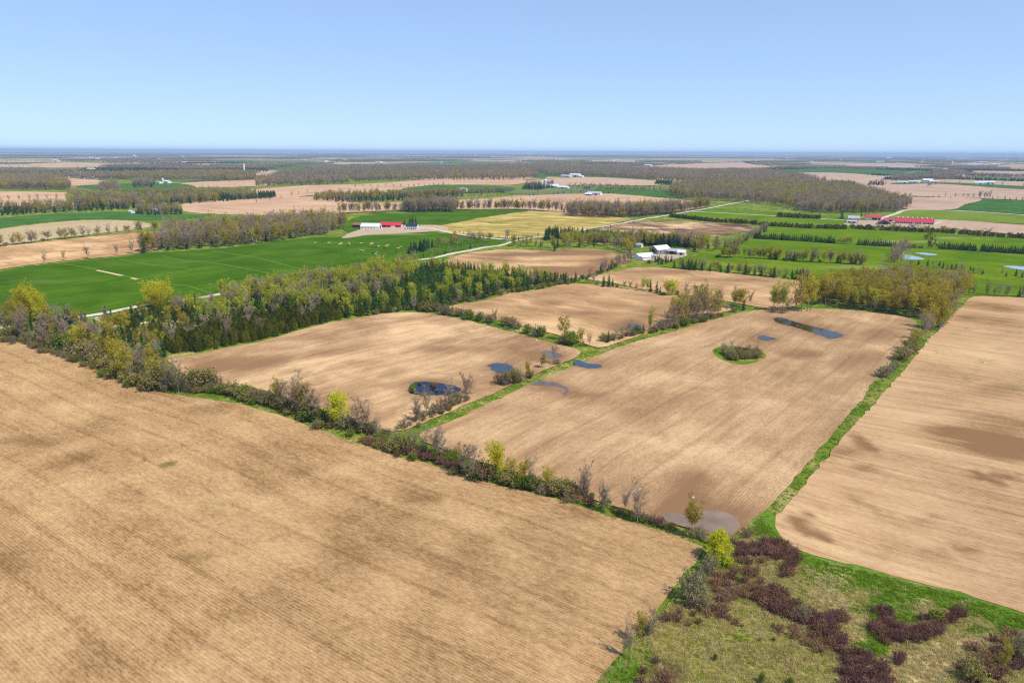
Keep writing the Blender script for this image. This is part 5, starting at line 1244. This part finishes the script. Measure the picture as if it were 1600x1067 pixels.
def building(name, label, cat, px, py, L, Wd, wh, rh, az, wall, roof, opens=(), group=None, vents=0, arch=False, lean=None, chimney=False):
    """Gabled building: long side along the local x axis, opens: (side, centre, width, z0, z1, part name, material)."""
    x, y, z = at(px, py)
    e = put(name, None, None, label, cat, group, loc=(x, y, z - .1))
    e.rotation_euler = (0, 0, az)
    h, k = L / 2, Wd / 2
    if arch:
        n = 10
        prof = [(-k, -.3), (-k, wh)] + [(-k * math.cos(math.pi * i / n), wh + rh * math.sin(math.pi * i / n)) for i in range(1, n)] + [(k, wh), (k, -.3)]
    else: prof = [(-k, -.3), (-k, wh), (0, wh + rh), (k, wh), (k, -.3)]
    n = len(prof)
    V = [(-h, a, b) for a, b in prof] + [(h, a, b) for a, b in prof]
    F = [tuple(range(n))[::-1] if False else tuple(range(n)), tuple(range(2 * n - 1, n - 1, -1))]
    F += [(i + 1, i, i + n, i + n + 1) for i in range(n - 1)]
    put('wall', mesh(name + '_wall', V, F, [M[wall]]), parent=e)
    ro = [(a, b) for a, b in prof[1:-1]]
    ov, th = .45, .22
    # eaves reach out along the slope
    def ext(p, q):
        d = np.array(p) - np.array(q); d /= np.linalg.norm(d)
        return tuple(np.array(p) + d * ov)
    ro[0] = ext(ro[0], ro[1]); ro[-1] = ext(ro[-1], ro[-2])
    V, F = [], []
    for a, b in ro: V += [(-h - ov, a, b + .03), (h + ov, a, b + .03), (-h - ov, a, b + th + .03), (h + ov, a, b + th + .03)]
    for i in range(len(ro) - 1):
        a, b = i * 4, i * 4 + 4
        F += [(a + 2, a + 3, b + 3, b + 2), (a, b, b + 1, a + 1), (a, a + 2, b + 2, b), (a + 1, b + 1, b + 3, a + 3)]
    c = len(V) - 4
    F += [(0, 1, 3, 2), (c, c + 2, c + 3, c + 1)]
    rf = put('roof', mesh(name + '_roof', V, F, [M[roof]]), parent=e)
    for i in range(vents):
        V, F = [], []
        vx = -h + L * (i + .5) / vents
        boxm(V, F, vx - .8, vx + .8, -.8, .8, wh + rh - .1, wh + rh + 1.5)
        b = len(V)
        V += [(vx - 1.1, -1.1, wh + rh + 1.5), (vx + 1.1, -1.1, wh + rh + 1.5), (vx + 1.1, 1.1, wh + rh + 1.5), (vx - 1.1, 1.1, wh + rh + 1.5), (vx, 0, wh + rh + 2.3)]
        F += [(b, b + 1, b + 4), (b + 1, b + 2, b + 4), (b + 2, b + 3, b + 4), (b + 3, b, b + 4), (b + 3, b + 2, b + 1, b)]
        put('roof_vent', mesh('roof_vent', V, F, [M['white']]), parent=rf)
    if chimney:
        V, F = [], []
        boxm(V, F, h * .3, h * .3 + .9, -.4, .4, wh, wh + rh + 1.3)
        put('chimney', mesh('chimney', V, F, [M['grey_wall']]), parent=rf)
    for sd, c, wd, z0, z1, pn, mt in opens:
        V, F = [], []
        if sd == 'f': boxm(V, F, c - wd / 2, c + wd / 2, -k - .08, -k + .05, z0, z1)
        elif sd == 'b': boxm(V, F, c - wd / 2, c + wd / 2, k - .05, k + .08, z0, z1)
        elif sd == 'r': boxm(V, F, h - .05, h + .08, c - wd / 2, c + wd / 2, z0, z1)
        else: boxm(V, F, -h - .08, -h + .05, c - wd / 2, c + wd / 2, z0, z1)
        put(pn, mesh(pn, V, F, [M[mt]]), parent=e)
    if lean:
        side, wl, h0, h1 = lean
        sg = -1 if side == 'f' else 1
        V, F = [], []
        boxm(V, F, -h * .95, h * .95, min(sg * k, sg * (k + wl)), max(sg * k, sg * (k + wl)), -.3, h1 - .15)
        put('lean_to', mesh('lean_to', V, F, [M[wall]]), parent=e)
        V = [(-h, sg * k, h0), (h, sg * k, h0), (h, sg * (k + wl + .4), h1), (-h, sg * (k + wl + .4), h1)]
        V += [(a, b, c + .2) for a, b, c in V]
        F = [(0, 1, 2, 3), (7, 6, 5, 4), (0, 4, 5, 1), (1, 5, 6, 2), (2, 6, 7, 3), (3, 7, 4, 0)]
        put('lean_to_roof', mesh('lean_to_roof', V, F, [M[roof]]), parent=e)
    return e

W3 = lambda side, xs, w_=1.1, z0=1.0, z1=2.3: [(side, x, w_, z0, z1, 'window', 'glass') for x in xs]
AX, AR = AZ_CROSS, AZ_ROAD
# farm with the white barn and the red barn
building('brown_shed', 'long open-fronted shed with rusty brown roof behind the white barn', 'shed', 567, 355, 26, 12, 3.4, 2.2, AX + .35, 'brown_wall', 'brown_roof', [('f', -6, 8, .3, 3, 'open_bay', 'opening'), ('f', 5, 8, .3, 3, 'open_bay', 'opening')])
building('white_barn', 'large white barn with one dark door in its gable end', 'barn', 580, 357.5, 25, 15, 3.6, 3.8, AX + .55, 'white', 'white_roof', [('r', 0, 4.6, 0, 4.6, 'door', 'opening')] + W3('f', [-10, -6, -2, 2, 6], 1.2, 1.2, 2.6))
building('red_barn', 'low red barn with crimson metal roof and white gable end', 'barn', 612, 355, 30, 12, 3.4, 3.2, AX + .45, 'red_wall', 'red_roof', [('r', 0, 9, 0, 3.6, 'gable_cladding', 'white'), ('f', -9, 4, 0, 2.8, 'door', 'opening'), ('f', 4, 6, .2, 2.8, 'door', 'white'), ('r', 1.5, 2.4, 0.1, 2.5, 'side_door', 'opening')])
building('farmhouse', 'dark green roofed farmhouse with white walls in front of spruces', 'house', 645, 358.5, 15, 10, 4.6, 3.2, AX + .4, 'white', 'green_dark', W3('f', [-5, -2, 3, 6], 1.4, 1, 2.6) + [('f', 0.6, 1.4, 0, 2.3, 'door', 'opening')] + W3('r', [-2.5, 2.5], 1.3), chimney=True)
# white-roofed farm in the middle
building('big_shed', 'tall shed with bright white metal roof and grey gable, middle farm', 'barn', 1031, 395, 18, 13, 4.2, 3.6, AR - .38, 'grey_wall', 'white_roof', [('l', 0, 4.5, 0, 4, 'door', 'opening')] + W3('f', [-5, 0, 5]))
building('low_shed', 'long low shed with pale blue-white roof in front of the tall shed', 'shed', 1006, 403, 19, 10, 2.8, 2.2, AR - .42, 'white', 'white_roof', W3('f', [-7, -3, 1, 5], 1.3, .8, 2), lean=('f', 5, 3.0, 2.2))
building('grey_shed', 'weathered grey shed behind the tall white-roofed shed', 'shed', 1051, 396, 14, 8, 3.0, 2.0, AX + .18, 'grey_wall', 'grey_roof', [('f', 0, 4, 0, 2.6, 'door', 'opening')])
building('white_shed', 'small shed with white roof at the pasture corner', 'shed', 1065, 398, 8, 7, 2.8, 2.2, AX + .18, 'white', 'white_roof', [('f', 0, 3, 0, 2.5, 'door', 'opening')])
building('white_cottage', 'small white cottage among the trees north of the white-roofed farm', 'house', 999, 386, 7, 5, 2.6, 1.8, AX, 'white', 'grey_roof', W3('f', [-2, 2]))
# farm with the long red roof
building('long_barn', 'very long dairy barn with crimson roof and a row of white roof vents', 'barn', 1428, 350, 50, 15, 3.6, 4.4, AX + .16, 'white', 'red_roof',
         [('f', -24 + i * 2.9, 2.2, 1.1, 2.9, 'window_bay', 'opening') for i in range(8)] + [('f', 1.5 + i * 2.9, 2.2, 1.1, 2.9, 'window_bay', 'opening') for i in range(3)] + [('f', 12 + i * 2.8, 2.2, 1.1, 2.9, 'window_bay', 'opening') for i in range(5)], vents=8)
building('green_barn', 'dark green gable-ended barn with a dark door among red roofs', 'barn', 1381, 350.5, 18, 17, 3.0, 3.8, AX + 1.75, 'green_wall', 'red_roof', [('l', 0, 2.6, 0, 2.8, 'door', 'opening'), ('l', -6.2, 3, .2, 1.6, 'panel', 'white'), ('r', 0, 2.6, 0, 2.8, 'door', 'opening')])
building('red_shed', 'red-roofed white machine shed left of the long barn', 'shed', 1364, 343, 23, 13, 3.8, 3.0, AX + .16, 'white', 'red_roof', [('f', 2, 7, .2, 3.0, 'open_bay', 'opening'), ('f', -7, 4, .2, 3.0, 'door', 'white'), ('f', 8.5, 3, .2, 3.0, 'open_bay', 'opening')])
building('link_barn', 'white-roofed link between the red shed and the long barn', 'barn', 1391, 346, 18, 9, 3.2, 1.6, AX + .16, 'white', 'red_roof', [('f', 0, 5, .2, 2.6, 'door', 'opening')])
building('front_shed', 'small shed with crimson roof at the front of the long barn', 'shed', 1425, 354.5, 12, 8, 2.6, 2.0, AX + 1.7, 'white', 'red_roof', [('l', 0, 2.5, 0, 2.3, 'door', 'opening')])
building('farmhouse', 'pale grey farmhouse beside the tall spruce left of the red shed', 'house', 1333, 345.5, 16, 11, 5.0, 3.0, AX + .3, 'concrete', 'grey_roof', W3('f', [-5, -1.5, 2, 5.5], 1.3, 1, 2.4) + W3('f', [-5, 5], 1.2, 3.3, 4.5) + [('f', 0.2, 1.2, 0, 2.2, 'door', 'opening')], chimney=True)
building('garage', 'low pale garage with dark front beside the grey farmhouse', 'garage', 1330, 348.5, 14, 6, 2.6, 1.2, AX + .3, 'concrete', 'grey_roof', [('f', -3, 4, 0, 2.2, 'door', 'opening'), ('f', 3, 4, 0, 2.2, 'door', 'opening')])
# house with the red roof in the wood on the left
building('red_roofed_house', 'brick-red roofed house half hidden in the mixed wood', 'house', 143, 521, 9, 7, 3.2, 2.4, AX + .2, 'grey_wall', 'brown_roof', W3('f', [-3, 0, 3]) + [('r', 0, 1.2, 0, 2.2, 'door', 'opening')], chimney=True)
building('garden_shed', 'small pale shed behind the golden trees near the red-roofed house', 'shed', 178, 519, 5, 4, 2.2, 1.2, AX, 'grey_wall', 'grey_roof', [('f', 0, 1.6, 0, 2, 'door', 'opening')])
# silo farm farther back
building('silo_farm_barn', 'white barn with long pale roof beside the twin silos', 'barn', 862, 293, 48, 18, 5, 5, AX + .1, 'white', 'white_roof', [('f', 8, 5, 0, 4, 'door', 'opening')])
building('silo_farm_shed', 'low white shed in front of the barn by the silos', 'shed', 880, 294.5, 34, 14, 4, 3, AX + .1, 'white', 'white_roof', [('f', 0, 5, 0, 3.4, 'door', 'opening')])
def silo(px, py, r, h, label, mt='concrete'):
    x, y, z = at(px, py)
    e = put('silo', None, None, label, 'silo', None, loc=(x, y, z - .2))
    n = 18
    V = [(r * math.cos(2 * math.pi * i / n), r * math.sin(2 * math.pi * i / n), zz) for zz in (0, h) for i in range(n)]
    F = [(i, (i + 1) % n, n + (i + 1) % n, n + i) for i in range(n)]
    put('silo_wall', mesh('silo_wall', V, F, [M[mt]], smooth=True), parent=e)
    V, F = [], []
    for j in range(5):
        a = j / 4 * math.pi / 2
        V += [((r + .15) * math.cos(a) * math.cos(2 * math.pi * i / n) if j < 4 else .01 * math.cos(2 * math.pi * i / n), (r + .15) * math.cos(a) * math.sin(2 * math.pi * i / n) if j < 4 else .01 * math.sin(2 * math.pi * i / n), h + r * .8 * math.sin(a)) for i in range(n)]
    for j in range(4): F += [(j * n + i, j * n + (i + 1) % n, (j + 1) * n + (i + 1) % n, (j + 1) * n + i) for i in range(n)]
    put('dome', mesh('silo_dome', V, F, [M['white_roof']], smooth=True), parent=e)
    for j in range(6):
        V, F = [], []
        zz = h * (j + .5) / 6
        V = [((r + .06) * math.cos(2 * math.pi * i / n), (r + .06) * math.sin(2 * math.pi * i / n), zz + d) for d in (-.12, .12) for i in range(n)]
        F = [(i, (i + 1) % n, n + (i + 1) % n, n + i) for i in range(n)]
        put('hoop', mesh('silo_hoop', V, F, [M['grey_roof']], smooth=True), parent=e)
silo(852, 294, 4.6, 22, 'taller concrete silo nearer the barn on the far farm')
silo(847, 293, 3.8, 17, 'shorter white silo beside the taller concrete one', 'white')
building('metal_barn', 'barn with silver-grey roof at the corner of the far tan field', 'barn', 929, 305, 34, 18, 5, 4, AX + .2, 'white', 'grey_roof', [('f', 6, 5, 0, 4, 'door', 'opening')] + W3('f', [-12, -8, -4], 1.6, 1, 3))
building('side_shed', 'low grey shed left of the silver-roofed barn', 'shed', 920, 305.5, 18, 12, 3.6, 2.6, AX + .2, 'grey_wall', 'white_roof', [('f', 0, 4, 0, 3, 'door', 'opening')])
building('dark_house', 'dark low house between the silo farm and the silver-roofed barn', 'house', 918, 296, 24, 12, 4, 3, AX, 'grey_wall', 'green_dark', W3('f', [-6, 0, 6], 2))
# other far farms: (px, py, length, width, wall height, roof, label)
FARB = [(885, 276.5, 50, 20, 5, 'white_roof', 'white barn left of the two beyond the silo farm'), (899, 276.5, 46, 24, 9, 'white_roof', 'tall white barn right of its lower neighbour beyond the silo farm'), (908, 277, 22, 14, 5, 'white_roof', 'small white shed at the right end of the twin white barns'),
        (723, 299.5, 30, 16, 6, 'white_roof', 'white shed at the right end of the evergreen grove'), (675, 301.5, 28, 12, 4, 'brown_roof', 'pinkish roofed house before the evergreen grove'), (262, 286.5, 24, 13, 6, 'white_roof', 'white barn on the far-left farm with dark trees behind'), (249, 287, 20, 12, 5, 'grey_roof', 'pale grey house left of the far-left white barn'), (255, 285.5, 6, 6, 10, 'white_roof', 'narrow white tower between the two far-left buildings'),
        (131, 278.5, 46, 24, 6, 'white_roof', 'wide white barn on the left above the tan field'), (148, 279.5, 18, 12, 5, 'white_roof', 'small white house right of the wide white barn'), (206, 333, 9, 7, 3, 'white_roof', 'tiny white house in the trees at the left field edge'), (245, 331, 10, 8, 4, 'white_roof', 'white cottage among dark trees at the green field'), (143, 266, 50, 24, 7, 'white_roof', 'white barn in the far-left middle distance'), (120, 270.5, 44, 20, 6, 'white_roof', 'long low white barn in the far-left middle distance'),
        (88, 252, 70, 30, 8, 'white_roof', 'white barn far off on the left before a wood'), (134, 243, 330, 60, 12, 'white_roof', 'very long white plant building far off on the left'), (250, 250.5, 60, 40, 9, 'white_roof', 'white farm block far off left of centre'), (210, 245, 60, 40, 9, 'white_roof', 'white building under the far water tower'), (285, 245.5, 140, 50, 9, 'white_roof', 'pale farm buildings far off near the horizon'),
        (420, 278.5, 30, 16, 5, 'white_roof', 'white house at the left end of a far wood'), (432, 259, 60, 30, 8, 'white_roof', 'white barn above the far teal field'), (592, 254.5, 80, 30, 8, 'white_roof', 'white barn in the far centre'), (618, 250, 110, 40, 9, 'white_roof', 'long pale barn in the far centre'), (660, 263, 22, 14, 6, 'white_roof', 'small white house in the far centre wood'), (796, 257, 50, 24, 7, 'white_roof', 'pale house on the far wood edge'), (833, 258, 30, 20, 8, 'white_roof', 'first small white house on the far central ridge'),
        (840, 258, 30, 20, 8, 'white_roof', 'second small white house on the far central ridge'), (876, 250.5, 150, 40, 9, 'white_roof', 'long white barn far off right of the turbines'), (1013, 259.5, 60, 26, 8, 'white_roof', 'white farm in the far right woods'), (963, 251, 60, 30, 9, 'white_roof', 'white block far off beyond the woods'), (1075, 250.5, 80, 30, 9, 'white_roof', 'white sheds far off right of centre'), (1270, 279.5, 30, 14, 5, 'white_roof', 'white shed alone in the far tan field'),
        (1236, 249, 170, 60, 14, 'white_roof', 'large white plant far off on the right'), (1410, 286.5, 36, 14, 5, 'white_roof', 'leftmost white barn of the far right farm row'), (1428, 286, 34, 14, 5, 'white_roof', 'second white barn of the far right farm row'), (1449, 285.5, 32, 20, 9, 'white_roof', 'tallest white barn of the far right farm row'), (1459, 286, 30, 12, 5, 'white_roof', 'rightmost white barn of the far right farm row'), (1529, 288.5, 26, 16, 6, 'white_roof', 'small white barn left of the large far right one'), (1541, 288.5, 40, 20, 7, 'white_roof', 'large white barn on the far right field'), (1549, 288.8, 16, 12, 8, 'white_roof', 'white shed at the right end of the large far barn'),
        (1500, 277, 30, 20, 7, 'white_roof', 'white house by the far right hedge'), (1375, 254, 90, 40, 10, 'white_roof', 'pale barns below the far elevator'), (1388, 248.5, 120, 60, 24, 'white_roof', 'white grain elevator far off on the right'), (1393, 246.5, 40, 40, 45, 'white_roof', 'white tower of the far grain elevator'), (1441, 251.5, 60, 30, 10, 'white_roof', 'small white barn right of the far elevator'), (1536, 254.5, 90, 40, 9, 'white_roof', 'white barns far off below the right turbines'), (1556, 258.5, 60, 30, 9, 'white_roof', 'white farm far off at the right edge'), (1520, 259, 70, 26, 9, 'white_roof', 'pale farm far off before the right wood'),
        (1486, 260, 40, 20, 7, 'white_roof', 'low shed under the far white silo'), (1568, 252.5, 70, 30, 10, 'white_roof', 'white block far off at the right')]
for px, py, L, Wd, wh, rm, lab in FARB:
    building('farm_building', lab, 'barn', px, py, L, Wd, wh, wh * .55, AX + rnd.choice((0, .15, -.1)), 'white', rm, [('f', L * .15, L * .12, 0, wh * .7, 'door', 'opening')], 'white buildings of far-off farms')
silo(1487, 259.5, 6, 36, 'slim white silo far off on the right', 'white')
silo(382, 268, 4, 34, 'slim pale silo tower far off on the left', 'white')
# farmsteads too far to tell apart
for i in range(46):
    px, py = rnd.uniform(-20, 1620), 244.5 + 12 * rnd.random()**1.5
    x, y, z = at(px, py + (px - 800) * .0052)
    L = rnd.uniform(25, 70) * (1 if py > 246 else 2)
    building('farm_building', 'tiny pale farm building close to the horizon', 'barn', px, py + (px - 800) * .0052, L, L * .4, rnd.uniform(6, 10), 4, AX + rnd.choice((0, 1.57)), 'white', rnd.choice(('white_roof', 'white_roof', 'grey_roof', 'brown_roof')), (), 'farm buildings near the horizon')

# water tower far off on the left
x, y, z = at(210, 246)
e = put('water_tower', None, None, 'white mushroom-shaped water tower far off on the left', 'water tower', None, loc=(x, y, z))
V, F = [], []
n = 16
for r, zz in ((3, 0), (2.2, 6), (2.2, 26), (10, 31), (12, 36), (9, 41), (.1, 43)):
    V += [(r * math.cos(2 * math.pi * i / n), r * math.sin(2 * math.pi * i / n), zz) for i in range(n)]
F1 = [(j * n + i, j * n + (i + 1) % n, (j + 1) * n + (i + 1) % n, (j + 1) * n + i) for j in range(3) for i in range(n)]
F2 = [(j * n + i, j * n + (i + 1) % n, (j + 1) * n + (i + 1) % n, (j + 1) * n + i) for j in range(3, 6) for i in range(n)]
put('column', mesh('tower_column', V, F1, [M['steel']], smooth=True), parent=e)
put('tank', mesh('tower_tank', V, F2, [M['steel']], smooth=True), parent=e)

# wind turbines near the horizon
def turbine_parts():
    V, F = [], []
    tube(V, F, [np.array([0, 0, 0]), np.array([0, 0, 80.0])], [2.6, 1.5], 10)
    tower = mesh('turbine_tower', V, F, [M['steel']], smooth=True)
    V, F = [], []
    boxm(V, F, -2, 2, -5, 6, 79.5, 83.5)
    nac = mesh('turbine_nacelle', V, F, [M['steel']])
    V, F = [], []
    tube(V, F, [np.array([0, -5.0, 81.5]), np.array([0, -7.5, 81.5])], [1.9, .5], 10)
    hub = mesh('turbine_hub', V, F, [M['steel']], smooth=True)
    V = [(-.9, 0, 1.5), (.9, 0, 1.5), (1.7, .2, 9), (-1.3, 0, 9), (.9, .3, 25), (-.6, .2, 25), (.25, .3, 42), (-.1, .2, 42)]
    V += [(a, b - .6, c) for a, b, c in V]
    F = [(0, 1, 2, 3), (3, 2, 4, 5), (5, 4, 6, 7), (11, 10, 9, 8), (13, 12, 10, 11), (15, 14, 12, 13), (0, 3, 11, 8), (3, 5, 13, 11), (5, 7, 15, 13), (1, 9, 10, 2), (2, 10, 12, 4), (4, 12, 14, 6), (7, 6, 14, 15), (0, 8, 9, 1)]
    return tower, nac, hub, mesh('turbine_blade', V, F, [M['steel']])
TP = turbine_parts()
for px, py, lab in ((589, 244.5, 'lone wind turbine on the horizon left of the main group'), (614, 245, 'wind turbine right of the lone one on the horizon'), (700, 245.5, 'wind turbine midway along the horizon'), (743, 245.5, 'wind turbine just left of the main group'), (817.5, 245.5, 'leftmost turbine of the main horizon group'), (825, 245, 'second turbine of the main horizon group'),
                    (829.5, 245.5, 'third turbine of the main horizon group'), (849.5, 245.8, 'fourth turbine of the main horizon group'), (859.5, 246, 'fifth turbine of the main horizon group'), (870.5, 245.6, 'rightmost turbine of the main horizon group'), (1572, 251.5, 'white turbine near the right edge of the horizon'), (1595, 250.5, 'rightmost white turbine on the horizon')):
    x, y, z = at(px, py)
    e = put('wind_turbine', None, None, lab, 'wind turbine', 'wind turbines on the horizon', loc=(x, y, z - 1))
    e.rotation_euler = (0, 0, rnd.uniform(-.4, .2))
    e.scale = (1.4, 1.25, 1.2)
    for nm, md in zip(('tower', 'nacelle', 'hub'), TP[:3]):
        c = put(nm, md, parent=e)
    a0 = rnd.uniform(0, 2)
    for i in range(3):
        b = put('blade', TP[3], parent=e, loc=(0, -6.3, 81.5))
        b.rotation_euler = (0, a0 + i * 2.094, 0)

# ------------------------------------------------------------------ cattle and small things
def cow_mesh(m):
    V, F = [], []
    def ring(cx, cz, ry, rz, x):
        b = len(V)
        for i in range(8): V.append((x, ry * math.cos(i * math.pi / 4), cz + rz * math.sin(i * math.pi / 4)))
        return b
    st = [(-1.05, 1.15, .12, .15), (-.95, 1.1, .30, .32), (-.3, 1.02, .38, .42), (.35, 1.02, .36, .42), (.8, 1.1, .28, .34), (1.1, 1.3, .16, .2), (1.3, 1.42, .14, .17), (1.55, 1.25, .12, .14), (1.75, 1.1, .07, .08)]
    bs = [ring(0, c, a, b, x) for x, c, a, b in st]
    for p, q in zip(bs, bs[1:]): F.extend((p + i, p + (i + 1) % 8, q + (i + 1) % 8, q + i) for i in range(8))
    F.append(tuple(bs[0] + i for i in range(8))[::-1]); F.append(tuple(bs[-1] + i for i in range(8)))
    for x, y, k in ((-.8, .2, -.08), (-.8, -.2, -.08), (.6, .2, .05), (.6, -.2, .05)):
        tube(V, F, [np.array([x, y, 1.0]), np.array([x + k, y, .55]), np.array([x, y, 0.0])], [.14, .075, .07], 5)
    tube(V, F, [np.array([-1.05, 0, 1.25]), np.array([-1.2, 0, .8]), np.array([-1.18, 0, .5])], [.04, .03, .05], 4)
    for s in (-1, 1): tube(V, F, [np.array([1.35, .1 * s, 1.55]), np.array([1.3, .3 * s, 1.52])], [.07, .03], 4)
    return mesh('cow', V, F, [M[m]], smooth=True)
CW = {'w': cow_mesh('cow_white'), 'd': cow_mesh('cow_dark')}
cows = [('w', 563, 392), ('w', 567, 393), ('d', 564, 394), ('d', 582, 396.5), ('d', 585, 397), ('w', 589, 395), ('w', 588, 398.5), ('w', 586, 398), ('d', 587, 387.5), ('w', 591.5, 386), ('d', 600.5, 389), ('d', 619, 393), ('w', 545, 380.5), ('d', 544.5, 384), ('w', 546, 383), ('d', 582, 388), ('d', 584, 396)]
nn = {'w': 0, 'd': 0}
for k, px, py in sorted(cows, key=lambda c: c[1]):
    x, y, z = at(px, py)
    c = 'white' if k == 'w' else 'dark'
    o = put('cow', CW[k], None, f'{ordinal(nn[k])} {c} cow from the road end, grazing on the green wheat slope', 'cow', 'cattle on the green field', loc=(x, y, z))
    nn[k] += 1
    o.rotation_euler = (0, 0, rnd.uniform(0, 6.28))
    o.scale = (.95, .95, .95)

def rock_mesh(seed):
    g = np.random.default_rng(seed)
    V, F = [], []
    for j, (r, zz) in enumerate(((.7, -.2), (1, .15), (.75, .55), (.3, .75))):
        for i in range(7):
            a = 2 * math.pi * i / 7
            q = r * g.uniform(.8, 1.2)
            V.append((q * math.cos(a), q * math.sin(a) * .8, zz + g.normal(0, .06)))
    for j in range(3): F += [(j * 7 + i, j * 7 + (i + 1) % 7, (j + 1) * 7 + (i + 1) % 7, (j + 1) * 7 + i) for i in range(7)]
    F.append(tuple(21 + i for i in range(7)))
    return mesh('boulder', V, F, [M['rock']])
RK = [rock_mesh(i) for i in range(3)]
rocks = [(668, 486.5), (716, 496.5), (719, 496.5), (757, 506.5), (788, 510), (792, 511), (795, 511.5), (803, 512.5), (838, 531), (855, 575), (880, 572), (1083, 777), (909, 776), (927, 776), (1420, 557), (1410, 559), (1453, 521), (1125, 492.5), (1190, 482), (1176, 481.5), (1122, 550)]
for i, (px, py) in enumerate(sorted(rocks)):
    x, y, z = at(px, py)
    o = put('boulder', RK[i % 3], None, f'{ordinal(i)} pale fieldstone from the left, lying at a field edge', 'rock', 'pale fieldstones at the field edges', loc=(x, y, z - .05))
    s = rnd.uniform(.28, .6)
    o.scale = (s * 1.2, s, s * .8)
    o.rotation_euler = (0, 0, rnd.uniform(0, 6))

V, F = [], []
tube(V, F, [np.array([0, 0, -.5]), np.array([0, 0, 10.5])], [.17, .11], 7)
POLE = mesh('utility_pole', V, F, [M['wood_pole']], smooth=True)
V, F = [], []
boxm(V, F, -1.2, 1.2, -.08, .08, 9.4, 9.6)
for s in (-1.0, -.4, .4, 1.0): boxm(V, F, s - .05, s + .05, -.05, .05, 9.6, 9.85)
ARM = mesh('crossarm', V, F, [M['wood_pole']])
poles = [(1122, 336), (1173, 338), (1227, 341), (1282, 343.5), (1533, 336), (1585, 340), (1478, 332), (330, 464), (420, 449), (520, 431), (715, 395), (862, 369)]
for i, (px, py) in enumerate(poles):
    x, y, z = at(px, py)
    e = put('utility_pole', None, None, (f'{ordinal(i)} utility pole from the tree line along the pasture lane' if i < 4 else f'{ordinal(i - 4)} wooden utility pole counted along the gravel roads'), 'utility pole', 'utility poles along the lanes', loc=(x, y, z))
    e.rotation_euler = (0, 0, AZ_ROAD if i > 6 else AZ_CROSS)
    put('pole', POLE, parent=e)
    put('crossarm', ARM, parent=e)

# ------------------------------------------------------------------ haze
V, F = [], []
boxm(V, F, -48000, 48000, -48000, 48000, -4, 158)
hz = NT('haze_air')
pv = hz.n('ShaderNodeVolumePrincipled')
pv.inputs['Color'].default_value = (.56, .74, 1.0, 1)
pv.inputs['Density'].default_value = 5.5e-5
pv.inputs['Anisotropy'].default_value = 0.0
hz.t.links.new(pv.outputs[0], hz.out.inputs['Volume'])
put('haze', mesh('haze', V, F, [hz.m]), 'stuff')
